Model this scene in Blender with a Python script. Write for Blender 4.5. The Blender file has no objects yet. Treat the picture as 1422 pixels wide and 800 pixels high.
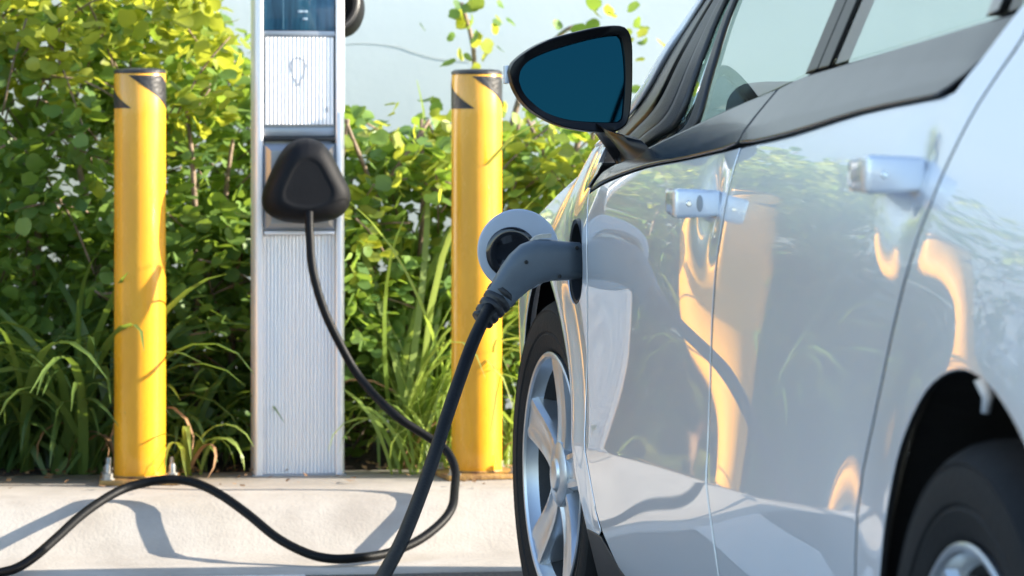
import bpy, bmesh, math, random
import numpy as np
from mathutils import Vector, Matrix, Euler, noise
from mathutils.geometry import delaunay_2d_cdt

R = math.radians
PI = math.pi
scene = bpy.context.scene
COL = scene.collection
rnd = random.Random(7)

# ------------------------------------------------------------------ camera
cam_d = bpy.data.cameras.new('camera')
cam = bpy.data.objects.new('camera', cam_d)
COL.objects.link(cam)
cam.location = (0, 0, 0.95)
cam.rotation_euler = (R(90), 0, R(-7.9))
cam_d.sensor_width = 36.0
cam_d.lens = 106.66
cam_d.shift_y = -0.1456
cam_d.clip_start = 0.05
cam_d.clip_end = 3000
cam_d.dof.use_dof = True
cam_d.dof.focus_distance = 5.15
cam_d.dof.aperture_fstop = 8.0
scene.camera = cam

# ------------------------------------------------------------------ sky, sun, exposure
SUN_EL, SUN_AZ = 20.0, 99.0            # azimuth clockwise from +Y: sun stands to the right, along the kerb
world = bpy.data.worlds.new('World')
scene.world = world
world.use_nodes = True
wn = world.node_tree.nodes
sky = wn.new('ShaderNodeTexSky')
sky.sky_type = 'NISHITA'
sky.sun_disc = False
sky.ozone_density = 1.6
sky.dust_density = 0.6
sky.sun_elevation = R(SUN_EL)
sky.sun_rotation = R(SUN_AZ)
world.node_tree.links.new(sky.outputs[0], wn['Background'].inputs[0])
wn['Background'].inputs[1].default_value = 0.15
sun_d = bpy.data.lights.new('sun', 'SUN')
sun_d.energy = 5.0
sun_d.angle = R(0.53)
sun_d.color = (1.0, 0.91, 0.77)
sun = bpy.data.objects.new('sun', sun_d)
COL.objects.link(sun)
sd = Vector((math.sin(R(SUN_AZ)) * math.cos(R(SUN_EL)), math.cos(R(SUN_AZ)) * math.cos(R(SUN_EL)), math.sin(R(SUN_EL))))
sun.rotation_euler = (-sd).to_track_quat('-Z', 'Y').to_euler()
sun.location = (6, 4, 8)
scene.view_settings.view_transform = 'Standard'
scene.view_settings.look = 'None'
scene.view_settings.gamma = 1
scene.view_settings.exposure = 1.6
scene.cycles.use_denoising = True
scene.cycles.max_bounces = 10
scene.cycles.transparent_max_bounces = 12

# ------------------------------------------------------------------ materials
def new_mat(name):
    m = bpy.data.materials.new(name)
    m.use_nodes = True
    nt = m.node_tree
    return m, nt, nt.nodes['Principled BSDF'], nt.nodes['Material Output']

def mat(name, color, rough=0.5, metal=0.0, coat=0.0, spec=0.5, var=0.0, vscale=8.0, bump=0.0, bscale=60.0,
        rvar=0.0, color2=None, coat_rough=0.03, stretch=None):
    m, nt, p, out = new_mat(name)
    N, Lk = nt.nodes, nt.links
    p.inputs['Base Color'].default_value = (*color, 1)
    p.inputs['Roughness'].default_value = rough
    p.inputs['Metallic'].default_value = metal
    p.inputs['Coat Weight'].default_value = coat
    p.inputs['Coat Roughness'].default_value = coat_rough
    p.inputs['Specular IOR Level'].default_value = spec
    tc = N.new('ShaderNodeTexCoord')
    mp = N.new('ShaderNodeMapping')
    Lk.new(tc.outputs['Object'], mp.inputs[0])
    if stretch: mp.inputs['Scale'].default_value = stretch
    if var or color2:
        nz = N.new('ShaderNodeTexNoise'); nz.inputs['Scale'].default_value = vscale; nz.inputs['Detail'].default_value = 6
        nz.inputs['Roughness'].default_value = 0.65
        Lk.new(mp.outputs[0], nz.inputs['Vector'])
        r = N.new('ShaderNodeValToRGB')
        c2 = color2 or tuple(max(0, c * (1 - var)) for c in color)
        r.color_ramp.elements[0].position = 0.32; r.color_ramp.elements[0].color = (*c2, 1)
        r.color_ramp.elements[1].position = 0.68; r.color_ramp.elements[1].color = (*color, 1)
        Lk.new(nz.outputs[0], r.inputs[0]); Lk.new(r.outputs[0], p.inputs['Base Color'])
        if rvar:
            mr = N.new('ShaderNodeMapRange'); mr.inputs[3].default_value = rough - rvar; mr.inputs[4].default_value = rough + rvar
            Lk.new(nz.outputs[0], mr.inputs[0]); Lk.new(mr.outputs[0], p.inputs['Roughness'])
    if bump:
        nb = N.new('ShaderNodeTexNoise'); nb.inputs['Scale'].default_value = bscale; nb.inputs['Detail'].default_value = 5
        Lk.new(mp.outputs[0], nb.inputs['Vector'])
        b = N.new('ShaderNodeBump'); b.inputs['Strength'].default_value = bump; b.inputs['Distance'].default_value = 0.01
        Lk.new(nb.outputs[0], b.inputs['Height']); Lk.new(b.outputs[0], p.inputs['Normal'])
    return m

def leaf_mat(name, c_lo, c_hi, transl, rough=0.42, tw=0.45, island=False):
    m, nt, p, out = new_mat(name)
    N, Lk = nt.nodes, nt.links
    if island:
        g = N.new('ShaderNodeNewGeometry'); src = g.outputs['Random Per Island']
    else:
        g = N.new('ShaderNodeObjectInfo'); src = g.outputs['Random']
    r = N.new('ShaderNodeValToRGB')
    r.color_ramp.elements[0].color = (*c_lo, 1); r.color_ramp.elements[1].color = (*c_hi, 1)
    Lk.new(src, r.inputs[0])
    tc = N.new('ShaderNodeTexCoord')
    nz = N.new('ShaderNodeTexNoise'); nz.inputs['Scale'].default_value = 45; nz.inputs['Detail'].default_value = 3
    Lk.new(tc.outputs['Object'], nz.inputs['Vector'])
    mx = N.new('ShaderNodeMixRGB'); mx.blend_type = 'MULTIPLY'; mx.inputs[0].default_value = 0.3
    Lk.new(r.outputs[0], mx.inputs[1]); Lk.new(nz.outputs[0], mx.inputs[2])
    gm = N.new('ShaderNodeGamma'); gm.inputs[1].default_value = 0.85
    Lk.new(mx.outputs[0], gm.inputs[0])
    Lk.new(gm.outputs[0], p.inputs['Base Color'])
    p.inputs['Roughness'].default_value = rough
    t = N.new('ShaderNodeBsdfTranslucent')
    mt = N.new('ShaderNodeMixRGB'); mt.inputs[0].default_value = 0.6; mt.inputs[2].default_value = (*transl, 1)
    Lk.new(r.outputs[0], mt.inputs[1]); Lk.new(mt.outputs[0], t.inputs[0])
    ms = N.new('ShaderNodeMixShader'); ms.inputs[0].default_value = tw
    Lk.new(p.outputs[0], ms.inputs[1]); Lk.new(t.outputs[0], ms.inputs[2]); Lk.new(ms.outputs[0], out.inputs[0])
    return m

def glass_mat(name, tint, refl=1.0):
    m, nt, p, out = new_mat(name)
    N, Lk = nt.nodes, nt.links
    N.remove(p)
    tr = N.new('ShaderNodeBsdfTransparent'); tr.inputs[0].default_value = (*tint, 1)
    gl = N.new('ShaderNodeBsdfGlossy'); gl.inputs['Roughness'].default_value = 0.012; gl.inputs[0].default_value = (refl, refl, refl, 1)
    fr = N.new('ShaderNodeFresnel'); fr.inputs[0].default_value = 1.5
    ms = N.new('ShaderNodeMixShader')
    Lk.new(fr.outputs[0], ms.inputs[0]); Lk.new(tr.outputs[0], ms.inputs[1]); Lk.new(gl.outputs[0], ms.inputs[2]); Lk.new(ms.outputs[0], out.inputs[0])
    return m

def paint_mat():
    m, nt, p, out = new_mat('silver_car_paint')
    N, Lk = nt.nodes, nt.links
    p.inputs['Base Color'].default_value = (0.85, 0.88, 0.93, 1)
    p.inputs['Metallic'].default_value = 0.45
    p.inputs['Roughness'].default_value = 0.38
    p.inputs['Coat Weight'].default_value = 1.0
    p.inputs['Coat Roughness'].default_value = 0.025
    p.inputs['Coat IOR'].default_value = 1.65
    tc = N.new('ShaderNodeTexCoord')
    nz = N.new('ShaderNodeTexNoise'); nz.inputs['Scale'].default_value = 900; nz.inputs['Detail'].default_value = 1
    Lk.new(tc.outputs['Object'], nz.inputs['Vector'])
    b = N.new('ShaderNodeBump'); b.inputs['Strength'].default_value = 0.05; b.inputs['Distance'].default_value = 0.001
    Lk.new(nz.outputs[0], b.inputs['Height']); Lk.new(b.outputs[0], p.inputs['Normal'])
    # faint road dust in the roughness of the clear coat
    n2 = N.new('ShaderNodeTexNoise'); n2.inputs['Scale'].default_value = 14; n2.inputs['Detail'].default_value = 8
    Lk.new(tc.outputs['Object'], n2.inputs['Vector'])
    mr = N.new('ShaderNodeMapRange'); mr.inputs[3].default_value = 0.004; mr.inputs[4].default_value = 0.022
    Lk.new(n2.outputs[0], mr.inputs[0]); Lk.new(mr.outputs[0], p.inputs['Coat Roughness'])
    return m

PAINT = paint_mat()
GLOSSBLACK = mat('gloss_black_trim', (0.012, 0.013, 0.016), 0.12, coat=1.0, coat_rough=0.02)
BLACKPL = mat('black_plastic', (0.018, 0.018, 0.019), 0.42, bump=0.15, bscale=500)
RIMDARK = mat('dark_rim_metal', (0.05, 0.05, 0.052), 0.55, metal=0.4, var=0.4, vscale=12)  # darker metal for the inner barrel seen between the spokes
BELT = mat('satin_belt_trim', (0.030, 0.031, 0.034), 0.2, spec=0.28, coat=0.12, rvar=0.03, var=0.1, vscale=20)
SATIN = mat('satin_black', (0.007, 0.007, 0.008), 0.28, spec=0.22)
DARK = mat('dark_lining', (0.006, 0.006, 0.007), 0.85, bump=0.3, bscale=40)
RUBBER = mat('tyre_rubber', (0.010, 0.010, 0.011), 0.7, spec=0.25, var=0.35, vscale=14, bump=0.12, bscale=120)
ALLOY = mat('alloy_wheel_silver', (0.58, 0.61, 0.65), 0.34, metal=0.8, coat=0.25, var=0.12, vscale=10)
STEEL = mat('brake_steel', (0.32, 0.31, 0.30), 0.38, metal=1.0, var=0.4, vscale=20)
CHROME = mat('bright_chrome', (0.75, 0.76, 0.78), 0.08, metal=1.0)
GLASS = glass_mat('window_glass', (0.68, 0.78, 0.75))
MIRROR = mat('blue_mirror_glass', (0.003, 0.028, 0.048), 0.02, metal=1.0, spec=0.2)
SEAT = mat('seat_cloth', (0.10, 0.10, 0.105), 0.8, var=0.3, vscale=90, bump=0.3, bscale=300)
DASH = mat('dashboard_plastic', (0.05, 0.052, 0.055), 0.5, bump=0.2, bscale=400)
HEAD = mat('headliner_cloth', (0.45, 0.44, 0.42), 0.9, var=0.1)
YELLOW = mat('yellow_bollard_paint', (0.80, 0.385, 0.018), 0.27, coat=0.35, rvar=0.08, color2=(0.68, 0.31, 0.02), vscale=16, bump=0.10, bscale=9, stretch=(1, 1, 0.25))
TAPE = mat('black_tape', (0.022, 0.022, 0.024), 0.42, var=0.4, vscale=40, bump=0.2, bscale=80)
RUST = mat('rusty_plate', (0.42, 0.25, 0.06), 0.6, color2=(0.16, 0.07, 0.03), vscale=30, bump=0.3, bscale=90)
ZINC = mat('galvanised_bolt', (0.52, 0.52, 0.50), 0.42, metal=0.8, var=0.4, vscale=60)
ALU = mat('brushed_aluminium', (0.88, 0.88, 0.90), 0.38, metal=0.35, var=0.06, vscale=4, bump=0.05, bscale=300, stretch=(40, 40, 0.6))
ALUDARK = mat('grey_coated_metal', (0.36, 0.38, 0.41), 0.32, metal=0.5, var=0.1)
DISPLAY = mat('display_glass', (0.015, 0.05, 0.085), 0.06, coat=1.0, color2=(0.04, 0.13, 0.20), vscale=7, stretch=(9, 9, 0.8))
PRINT = mat('worn_grey_print', (0.40, 0.42, 0.46), 0.5, metal=0.3)
HOLSTER = mat('soft_black_rubber', (0.005, 0.0055, 0.0075), 0.62, spec=0.2, bump=0.1, bscale=300, var=0.2, vscale=30)
CABLE = mat('black_cable_jacket', (0.005, 0.0055, 0.0065), 0.5, spec=0.15, var=0.3, vscale=60, bump=0.08, bscale=160)
PLUGGREY = mat('slate_grey_plastic', (0.105, 0.13, 0.155), 0.40, bump=0.08, bscale=500, var=0.12, vscale=20)
LIDGREY = mat('pale_grey_plastic', (0.50, 0.54, 0.60), 0.38, var=0.06)
BLUERING = mat('blue_plastic_ring', (0.02, 0.22, 0.50), 0.3)  # plain blue plastic of the socket ring
CONCRETE = mat('pale_concrete', (0.47, 0.43, 0.38), 0.85, color2=(0.33, 0.295, 0.255), vscale=4, bump=0.14, bscale=130)
ASPHALT = mat('asphalt', (0.12, 0.115, 0.11), 0.9, color2=(0.05, 0.05, 0.05), vscale=120, bump=0.9, bscale=180)
WHITELINE = mat('worn_white_paint', (0.72, 0.71, 0.68), 0.7, color2=(0.5, 0.49, 0.47), vscale=30, bump=0.5, bscale=160)
SOIL = mat('mulch_soil', (0.055, 0.038, 0.026), 0.95, color2=(0.02, 0.014, 0.01), vscale=40, bump=1.0, bscale=60)
BARK = mat('pale_twig_bark', (0.30, 0.22, 0.155), 0.8, color2=(0.17, 0.12, 0.08), vscale=30, bump=0.4, bscale=90)
LITTER = mat('dry_leaf', (0.34, 0.20, 0.09), 0.8, color2=(0.22, 0.11, 0.05), vscale=30)
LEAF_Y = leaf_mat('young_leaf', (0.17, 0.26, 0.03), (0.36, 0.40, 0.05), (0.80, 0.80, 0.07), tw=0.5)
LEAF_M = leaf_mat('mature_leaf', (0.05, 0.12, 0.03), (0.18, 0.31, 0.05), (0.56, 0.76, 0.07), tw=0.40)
LEAF_YI = leaf_mat('young_leaf_mass', (0.17, 0.26, 0.03), (0.36, 0.40, 0.05), (0.80, 0.80, 0.07), tw=0.5, island=True)
LEAF_MI = leaf_mat('mature_leaf_mass', (0.05, 0.12, 0.03), (0.18, 0.31, 0.05), (0.56, 0.76, 0.07), tw=0.40, island=True)
BLADE = leaf_mat('strap_leaf', (0.035, 0.09, 0.024), (0.12, 0.20, 0.035), (0.36, 0.50, 0.05), rough=0.38, tw=0.35)
BLADE_L = leaf_mat('light_grass_blade', (0.17, 0.28, 0.045), (0.30, 0.40, 0.08), (0.62, 0.75, 0.10), rough=0.4, tw=0.45)

def wall_mat():
    m, nt, p, out = new_mat('painted_stucco')
    N, Lk = nt.nodes, nt.links
    tc = N.new('ShaderNodeTexCoord')
    nz = N.new('ShaderNodeTexNoise'); nz.inputs['Scale'].default_value = 1.6; nz.inputs['Detail'].default_value = 7
    Lk.new(tc.outputs['Object'], nz.inputs['Vector'])
    r = N.new('ShaderNodeValToRGB')
    r.color_ramp.elements[0].position = 0.35; r.color_ramp.elements[0].color = (0.50, 0.575, 0.62, 1)
    r.color_ramp.elements[1].position = 0.65; r.color_ramp.elements[1].color = (0.565, 0.635, 0.68, 1)
    Lk.new(nz.outputs[0], r.inputs[0]); Lk.new(r.outputs[0], p.inputs['Base Color'])
    p.inputs['Roughness'].default_value = 0.85
    n2 = N.new('ShaderNodeTexNoise'); n2.inputs['Scale'].default_value = 45; n2.inputs['Detail'].default_value = 5
    Lk.new(tc.outputs['Object'], n2.inputs['Vector'])
    b = N.new('ShaderNodeBump'); b.inputs['Strength'].default_value = 0.10; b.inputs['Distance'].default_value = 0.004
    Lk.new(n2.outputs[0], b.inputs['Height']); Lk.new(b.outputs[0], p.inputs['Normal'])
    return m
WALL = wall_mat()

# ------------------------------------------------------------------ object helpers
def link(o, parent=None):
    COL.objects.link(o)
    if parent is not None: o.parent = parent
    return o

def mesh_data(name, verts, faces, m=None, smooth=True, normals=None):
    me = bpy.data.meshes.new(name)
    me.from_pydata([tuple(v) for v in verts], [], faces)
    me.update()
    if m is not None: me.materials.append(m)
    if smooth: me.shade_smooth()
    if normals is not None: me.normals_split_custom_set_from_vertices(normals)
    return me

def obj(name, verts, faces, m, parent=None, smooth=True, normals=None):
    return link(bpy.data.objects.new(name, mesh_data(name, verts, faces, m, smooth, normals)), parent)

def bobj(name, bm, m, parent=None, smooth=False, angle=None):
    me = bpy.data.meshes.new(name)
    bmesh.ops.recalc_face_normals(bm, faces=bm.faces)
    bm.to_mesh(me); bm.free()
    if m is not None: me.materials.append(m)
    if angle is not None:
        me.shade_smooth()
        me.set_sharp_from_angle(angle=R(angle))
    elif smooth: me.shade_smooth()
    return link(bpy.data.objects.new(name, me), parent)

def thing(name, label, cat, loc=(0, 0, 0), group=None):
    o = bpy.data.objects.new(name, None)
    o.location = loc
    o.empty_display_size = 0.1
    link(o)
    o['label'] = label; o['category'] = cat
    if group: o['group'] = group
    return o

def tag(o, label, cat, group=None):
    o['label'] = label; o['category'] = cat
    if group: o['group'] = group
    return o

def struct(o): o['kind'] = 'structure'; return o

def bm_box(bm, lo, hi, bevel=0.0, seg=2):
    r = bmesh.ops.create_cube(bm, size=1.0)
    vs = r['verts']
    c = [(a + b) / 2 for a, b in zip(lo, hi)]; s = [b - a for a, b in zip(lo, hi)]
    for v in vs: v.co = Vector((c[0] + v.co.x * s[0], c[1] + v.co.y * s[1], c[2] + v.co.z * s[2]))
    if bevel:
        es = list({e for v in vs for e in v.link_edges})
        bmesh.ops.bevel(bm, geom=es, offset=bevel, segments=seg, profile=0.5, affect='EDGES')

def box(name, lo, hi, m, parent=None, bevel=0.004, seg=2):
    bm = bmesh.new(); bm_box(bm, lo, hi, bevel, seg)
    return bobj(name, bm, m, parent, angle=35)

def catmull(pts, n=8):
    pts = [Vector(p) for p in pts]
    out = []
    for i in range(len(pts) - 1):
        p0 = pts[max(i - 1, 0)]; p1 = pts[i]; p2 = pts[i + 1]; p3 = pts[min(i + 2, len(pts) - 1)]
        for k in range(n):
            t = k / n
            out.append(0.5 * ((2 * p1) + (p2 - p0) * t + (2 * p0 - 5 * p1 + 4 * p2 - p3) * t * t + (3 * p1 - p0 - 3 * p2 + p3) * t ** 3))
    out.append(pts[-1])
    return out

def tube_geo(pts, rad, seg=12, cap=True):
    pts = [Vector(p) for p in pts]
    n = len(pts)
    rads = rad if isinstance(rad, (list, tuple)) else [rad] * n
    verts, faces = [], []
    t0 = (pts[1] - pts[0]).normalized()
    nrm = t0.orthogonal().normalized()
    for i, p in enumerate(pts):
        t = (pts[min(i + 1, n - 1)] - pts[max(i - 1, 0)]).normalized()
        nrm = (nrm - t * nrm.dot(t)).normalized()
        b = t.cross(nrm)
        for k in range(seg):
            a = 2 * PI * k / seg
            verts.append(p + (nrm * math.cos(a) + b * math.sin(a)) * rads[i])
        if i:
            for k in range(seg):
                a0 = (i - 1) * seg + k; a1 = (i - 1) * seg + (k + 1) % seg
                faces.append((a0, a1, a1 + seg, a0 + seg))
    if cap:
        faces.append(tuple(range(seg - 1, -1, -1)))
        faces.append(tuple(range((n - 1) * seg, n * seg)))
    return verts, faces

def tube(name, pts, rad, m, parent=None, seg=12):
    v, f = tube_geo(pts, rad, seg)
    return obj(name, v, f, m, parent)

def lathe_geo(prof, axis='Z', seg=48, center=(0, 0, 0), close=False):
    """prof: list of (radius, along)"""
    verts, faces = [], []
    c = Vector(center)
    for r_, h in prof:
        for k in range(seg):
            a = 2 * PI * k / seg
            x, y = r_ * math.cos(a), r_ * math.sin(a)
            v = {'Z': (x, y, h), 'X': (h, x, y), 'Y': (y, h, x)}[axis]
            verts.append(c + Vector(v))
    n = len(prof)
    for i in range(n - 1):
        for k in range(seg):
            a0 = i * seg + k; a1 = i * seg + (k + 1) % seg
            faces.append((a0, a1, a1 + seg, a0 + seg))
    if not close:
        if prof[0][0] > 1e-6: faces.append(tuple(range(seg - 1, -1, -1)))
        if prof[-1][0] > 1e-6: faces.append(tuple(range((n - 1) * seg, n * seg)))
    return verts, faces

def lathe(name, prof, m, parent=None, axis='Z', seg=48, center=(0, 0, 0), angle=40, open_=False):
    v, f = lathe_geo(prof, axis, seg, center, open_)
    bm = bmesh.new()
    bv = [bm.verts.new(x) for x in v]
    for q in f:
        try: bm.faces.new([bv[i] for i in q])
        except ValueError: pass
    bmesh.ops.remove_doubles(bm, verts=bm.verts, dist=1e-6)
    return bobj(name, bm, m, parent, angle=angle)

def loft(name, rings, m, parent=None, angle=50, cap=True, closed=True):
    n = len(rings[0])
    bm = bmesh.new()
    rv = [[bm.verts.new(p) for p in r] for r in rings]
    for i in range(len(rings) - 1):
        for k in range(n if closed else n - 1):
            k2 = (k + 1) % n
            bm.faces.new((rv[i][k], rv[i][k2], rv[i + 1][k2], rv[i + 1][k]))
    if cap:
        bm.faces.new(rv[0][::-1]); bm.faces.new(rv[-1])
    return bobj(name, bm, m, parent, angle=angle)

def copy_tree(o, parent=None):
    c = o.copy(); COL.objects.link(c)
    if parent is not None: c.parent = parent
    for ch in list(o.children): copy_tree(ch, c)
    return c

# ------------------------------------------------------------------ setting: ground, kerb, planting bed, wall
def sheet(name, x0, x1, y0, y1, z, m, nx=1, ny=1, wob=0.0):
    v, f = [], []
    for j in range(ny + 1):
        for i in range(nx + 1):
            x = x0 + (x1 - x0) * i / nx; y = y0 + (y1 - y0) * j / ny
            dz = wob * noise.noise(Vector((x * 3, y * 3, 1.3))) if wob else 0
            v.append((x, y, z + dz))
    for j in range(ny):
        for i in range(nx):
            a = j * (nx + 1) + i
            f.append((a, a + 1, a + nx + 2, a + nx + 1))
    return obj(name, v, f, m)

struct(sheet('ground', -1500, 1500, -1500, 1500, -0.02, ASPHALT))
struct(sheet('asphalt_pavement', -30, 30, -30, 6.66, 0.0, ASPHALT))
struct(sheet('parking_line', 0.20, 0.46, 2.2, 6.595, 0.004, WHITELINE))
struct(sheet('parking_line', 2.95, 3.21, 2.2, 6.595, 0.004, WHITELINE))

# kerb: gutter pan, sloped face with rounded lip, flat top; one swept profile
kp = [(6.60, -0.02), (6.60, 0.004), (6.78, 0.007), (6.80, 0.010), (6.835, 0.013), (6.855, 0.020), (6.872, 0.034), (6.945, 0.100), (6.965, 0.112), (6.985, 0.120),
      (7.01, 0.126), (7.05, 0.129), (7.46, 0.133), (7.47, 0.05)]
kv, kf = [], []
KX = [-12 + 24 * i / 96 for i in range(97)]
for i, x in enumerate(KX):
    for y, z in kp:
        w = 0.002 * noise.noise(Vector((x * 1.3, y * 9, z * 9)))
        kv.append((x, y + w, z + (w * 0.6 if z > 0 else 0)))
    if i:
        n = len(kp)
        for k in range(n - 1):
            a = (i - 1) * n + k
            kf.append((a, a + n, a + n + 1, a + 1))
kerb = struct(obj('kerb', kv, kf, CONCRETE))
struct(sheet('planting_bed', -12, 12, 7.44, 8.72, 0.128, SOIL, 240, 14, 0.03))

wall = thing('building_wall', 'pale blue grey painted stucco wall behind the shrubs', 'wall', (0, 8.7, 0))
wm = bmesh.new(); bm_box(wm, (-12, 0, -0.1), (14, 0.25, 3.6))
bobj('wall_face', wm, WALL, wall)
wm = bmesh.new(); bm_box(wm, (-12, -0.02, 3.602), (14, 0.27, 3.66))
bobj('coping', wm, WALL, wall)
crk = [(0.70, -0.0015, 1.22), (0.78, -0.0015, 1.225), (0.87, -0.0015, 1.217), (0.93, -0.0015, 1.198), (1.00, -0.0015, 1.180), (1.09, -0.0015, 1.172)]
tube('crack', catmull(crk, 4), 0.0006, mat('crack_shadow_filler', (0.36, 0.38, 0.38), 0.9), wall, seg=5)

# ------------------------------------------------------------------ bollards
def make_bollard():
    t = thing('bollard', 'yellow steel bollard', 'bollard', (0, 0, 0), 'yellow bollards along the kerb')
    rr = 0.0615; H = 0.975
    prof = [(rr - 0.002, -0.004)] + [(rr, 0.002 + (H - 0.008) * i / 10) for i in range(11)] + [(rr - 0.0012, H - 0.003)]
    lathe('post', prof, YELLOW, t, seg=56)
    lathe('cap', [(rr - 0.001, H - 0.003), (rr + 0.0006, H - 0.002), (rr + 0.0004, H + 0.004), (rr - 0.006, H + 0.008), (rr * 0.6, H + 0.010), (0.0, H + 0.0112)], TAPE, t, seg=56)
    lathe('weld_seam', [(rr + .0004, .002), (rr + .0016, .004), (rr + .0004, .007)], RUST, t, seg=40, open_=True, center=(0, 0, .008))
    # two slanting black tape stripes wound round the head
    for s in range(2):
        v, f = [], []
        z0, z1 = H - 0.086, H - 0.008
        for j in range(9):
            q = j / 8; z = z1 + (z0 - z1) * q
            c0 = R(-26 + 106 * q + 180 * s); c1 = R(55 + 106 * q + 180 * s)
            for i in range(15):
                a = c0 + (c1 - c0) * i / 14 - PI / 2
                v.append(((rr + 0.0012) * math.cos(a), (rr + 0.0012) * math.sin(a), z))
        for j in range(8):
            for i in range(14):
                a = j * 15 + i; f.append((a, a + 1, a + 16, a + 15))
        obj('tape_stripe', v, f, TAPE, t)
    pl = box('base_plate', (-0.095, -0.095, -0.002), (0.095, 0.095, 0.010), RUST, t, 0.002)
    for sx in (-1, 1):
        for sy in (-1, 1):
            b = lathe('anchor_bolt', [(0.017, 0.010), (0.017, 0.013), (0.0125, 0.013), (0.0125, 0.025), (0.0065, 0.026), (0.0065, 0.045), (0.005, 0.047)], ZINC, t, seg=6,
                      center=(sx * 0.076, sy * 0.076, 0))
    return t

b0 = make_bollard()
b0.location = (0.116, 7.31, 0.134); b0.rotation_euler.z = R(-1)
b0['label'] = 'yellow bollard with black striped top left of the charging station'
b1 = copy_tree(b0); b1.location = (0.928, 7.312, 0.134); b1.rotation_euler.z = R(8)
b1['label'] = 'yellow bollard behind the open charge lid right of the station'
b2 = copy_tree(b0); b2.location = (-0.40, 7.31, 0.134); b2.rotation_euler.z = R(8)
b2['label'] = 'yellow bollard past the left edge, mirrored in the rear door'

# ------------------------------------------------------------------ charging station
cs = thing('charging_station', 'tall brushed aluminium charging pedestal with fluted front and blue display', 'charging station', (0.502, 7.385, 0.133))
def cbox(name, lo, hi, m, bevel=0.003, seg=2, parent=None): return box(name, lo, hi, m, parent or cs, bevel, seg)
HWd = 0.1105
# front plane at local y = 0 ; frame rails are proud of the fluted faces
ring = []
for sx in (-1, 1):
    pts = []
    x0 = sx * (HWd - 0.022)
    prof = [(x0, 0.004), (x0, -0.008), (x0 + sx * 0.003, -0.011), (sx * (HWd - 0.013), -0.011), (sx * (HWd - 0.009), -0.0102), (sx * (HWd - 0.005), -0.0075), (sx * (HWd - 0.002), -0.0025), (sx * HWd, 0.006), (sx * HWd, 0.14), (sx * (HWd - 0.01), 0.15), (x0, 0.15)]
    loft('side_rail', [[(x, y, z) for x, y in prof] for z in (0.0, 1.34)], ALU, cs, angle=40)
cbox('back_panel', (-HWd + 0.023, 0.02, 0.0), (HWd - 0.023, 0.149, 1.33), ALUDARK)
cbox('top_cap', (-HWd, -0.011, 1.342), (HWd, 0.15, 1.37), ALUDARK, 0.006)
def fluted(name, x0, x1, z0, z1, yb, n, depth, parent):
    """corrugated sheet: rounded ribs side by side, closed behind"""
    prof = []
    w = (x1 - x0) / n
    for i in range(n):
        for k in range(8):
            q = k / 8
            d = depth * (abs(math.sin(PI * q)) ** 0.45)
            prof.append((x0 + (i + q) * w, yb - d))
    prof.append((x1, yb)); prof += [(x1, yb + 0.012), (x0, yb + 0.012)]
    return loft(name, [[(x, y, z) for x, y in prof] for z in (z0, z1)], ALU, parent, angle=60)
fluted('fluted_panel', -0.0885, 0.0885, 0.002, 0.582, 0.010, 20, 0.0052, cs)
lid = fluted('fluted_door', -0.083, 0.083, 0.852, 1.064, -0.003, 18, 0.0046, cs)
bmE = bmesh.new(); bm_box(bmE, (-0.086, 0.0085, 0.846), (0.086, 0.016, 1.067)); bobj('door_back', bmE, ALUDARK, cs)
# worn drop-shaped mark printed on the door, and a small lock slot
v, f = [], []
dp = []
for k in range(28):
    a = 2 * PI * k / 28
    x = 0.021 * math.sin(a); z = 0.024 * math.cos(a)
    if z < 0: x *= max(0.05, (1 + z / 0.046)); z *= 2.0
    dp.append((x, z))
for x, z in dp: v.append((x - 0.004, -0.0078, 0.992 + z))
for x, z in dp: v.append((x * 0.80 - 0.004, -0.0078, 0.992 + z * 0.84))
for k in range(28): f.append((k, (k + 1) % 28, 28 + (k + 1) % 28, 28 + k))
obj('drop_emblem', v, f, PRINT, cs)
cbox('lock_slot', (0.0665, -0.0088, 0.882), (0.0705, -0.0066, 0.896), ALUDARK, 0.001)
cbox('display_bezel', (-0.0875, -0.004, 1.066), (0.0875, 0.01, 1.080), ALUDARK, 0.002)
cbox('display', (-0.0865, -0.003, 1.0805), (0.0865, 0.012, 1.29), DISPLAY, 0.002)
for i, (dx, zz) in enumerate(((0.014, 1.106), (0.014, 1.124), (0.002, 1.124))):
    cbox('display_mark', (dx - 0.006, -0.0042, zz), (dx + 0.006, -0.0028, zz + 0.006), mat('pale_screen_print', (0.30, 0.40, 0.48), 0.4), 0.0005)
cbox('display_divider', (-0.040, -0.0040, 1.084), (-0.0385, -0.0026, 1.289), mat('screen_edge', (0.10, 0.22, 0.30), 0.3), 0.0004)
cbox('upper_panel', (-0.0878, -0.0095, 1.293), (0.0878, 0.012, 1.338), ALUDARK, 0.001)
cbox('door_sill', (-0.0875, -0.009, 0.812), (0.0875, 0.012, 0.8225), BLACKPL, 0.002)
cbox('door_rebate', (-0.0875, 0.006, 0.8235), (0.0875, 0.014, 0.846), ALUDARK, 0.002)
# bevelled mount plate behind the holster
z0, z1 = 0.594, 0.806
def rect(hw, a, b, y): return [(-hw, y, a), (hw, y, a), (hw, y, b), (-hw, y, b)]
loft('mount_plate', [rect(0.0875, z0, z1, 0.010), rect(0.0875, z0, z1, -0.004), rect(0.070, z0 + 0.018, z1 - 0.018, -0.020), rect(0.066, z0 + 0.022, z1 - 0.022, -0.020)], ALUDARK, cs, angle=20)
cbox('plate_ledge', (-0.086, -0.014, 0.5835), (0.086, 0.008, 0.593), ALU, 0.003)
lathe('plate_screw', [(0.006, 0), (0.006, -0.003), (0.003, -0.004), (0.0, -0.004)], CHROME, cs, axis='Y', seg=14, center=(-0.058, -0.0125, 0.772))
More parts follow.
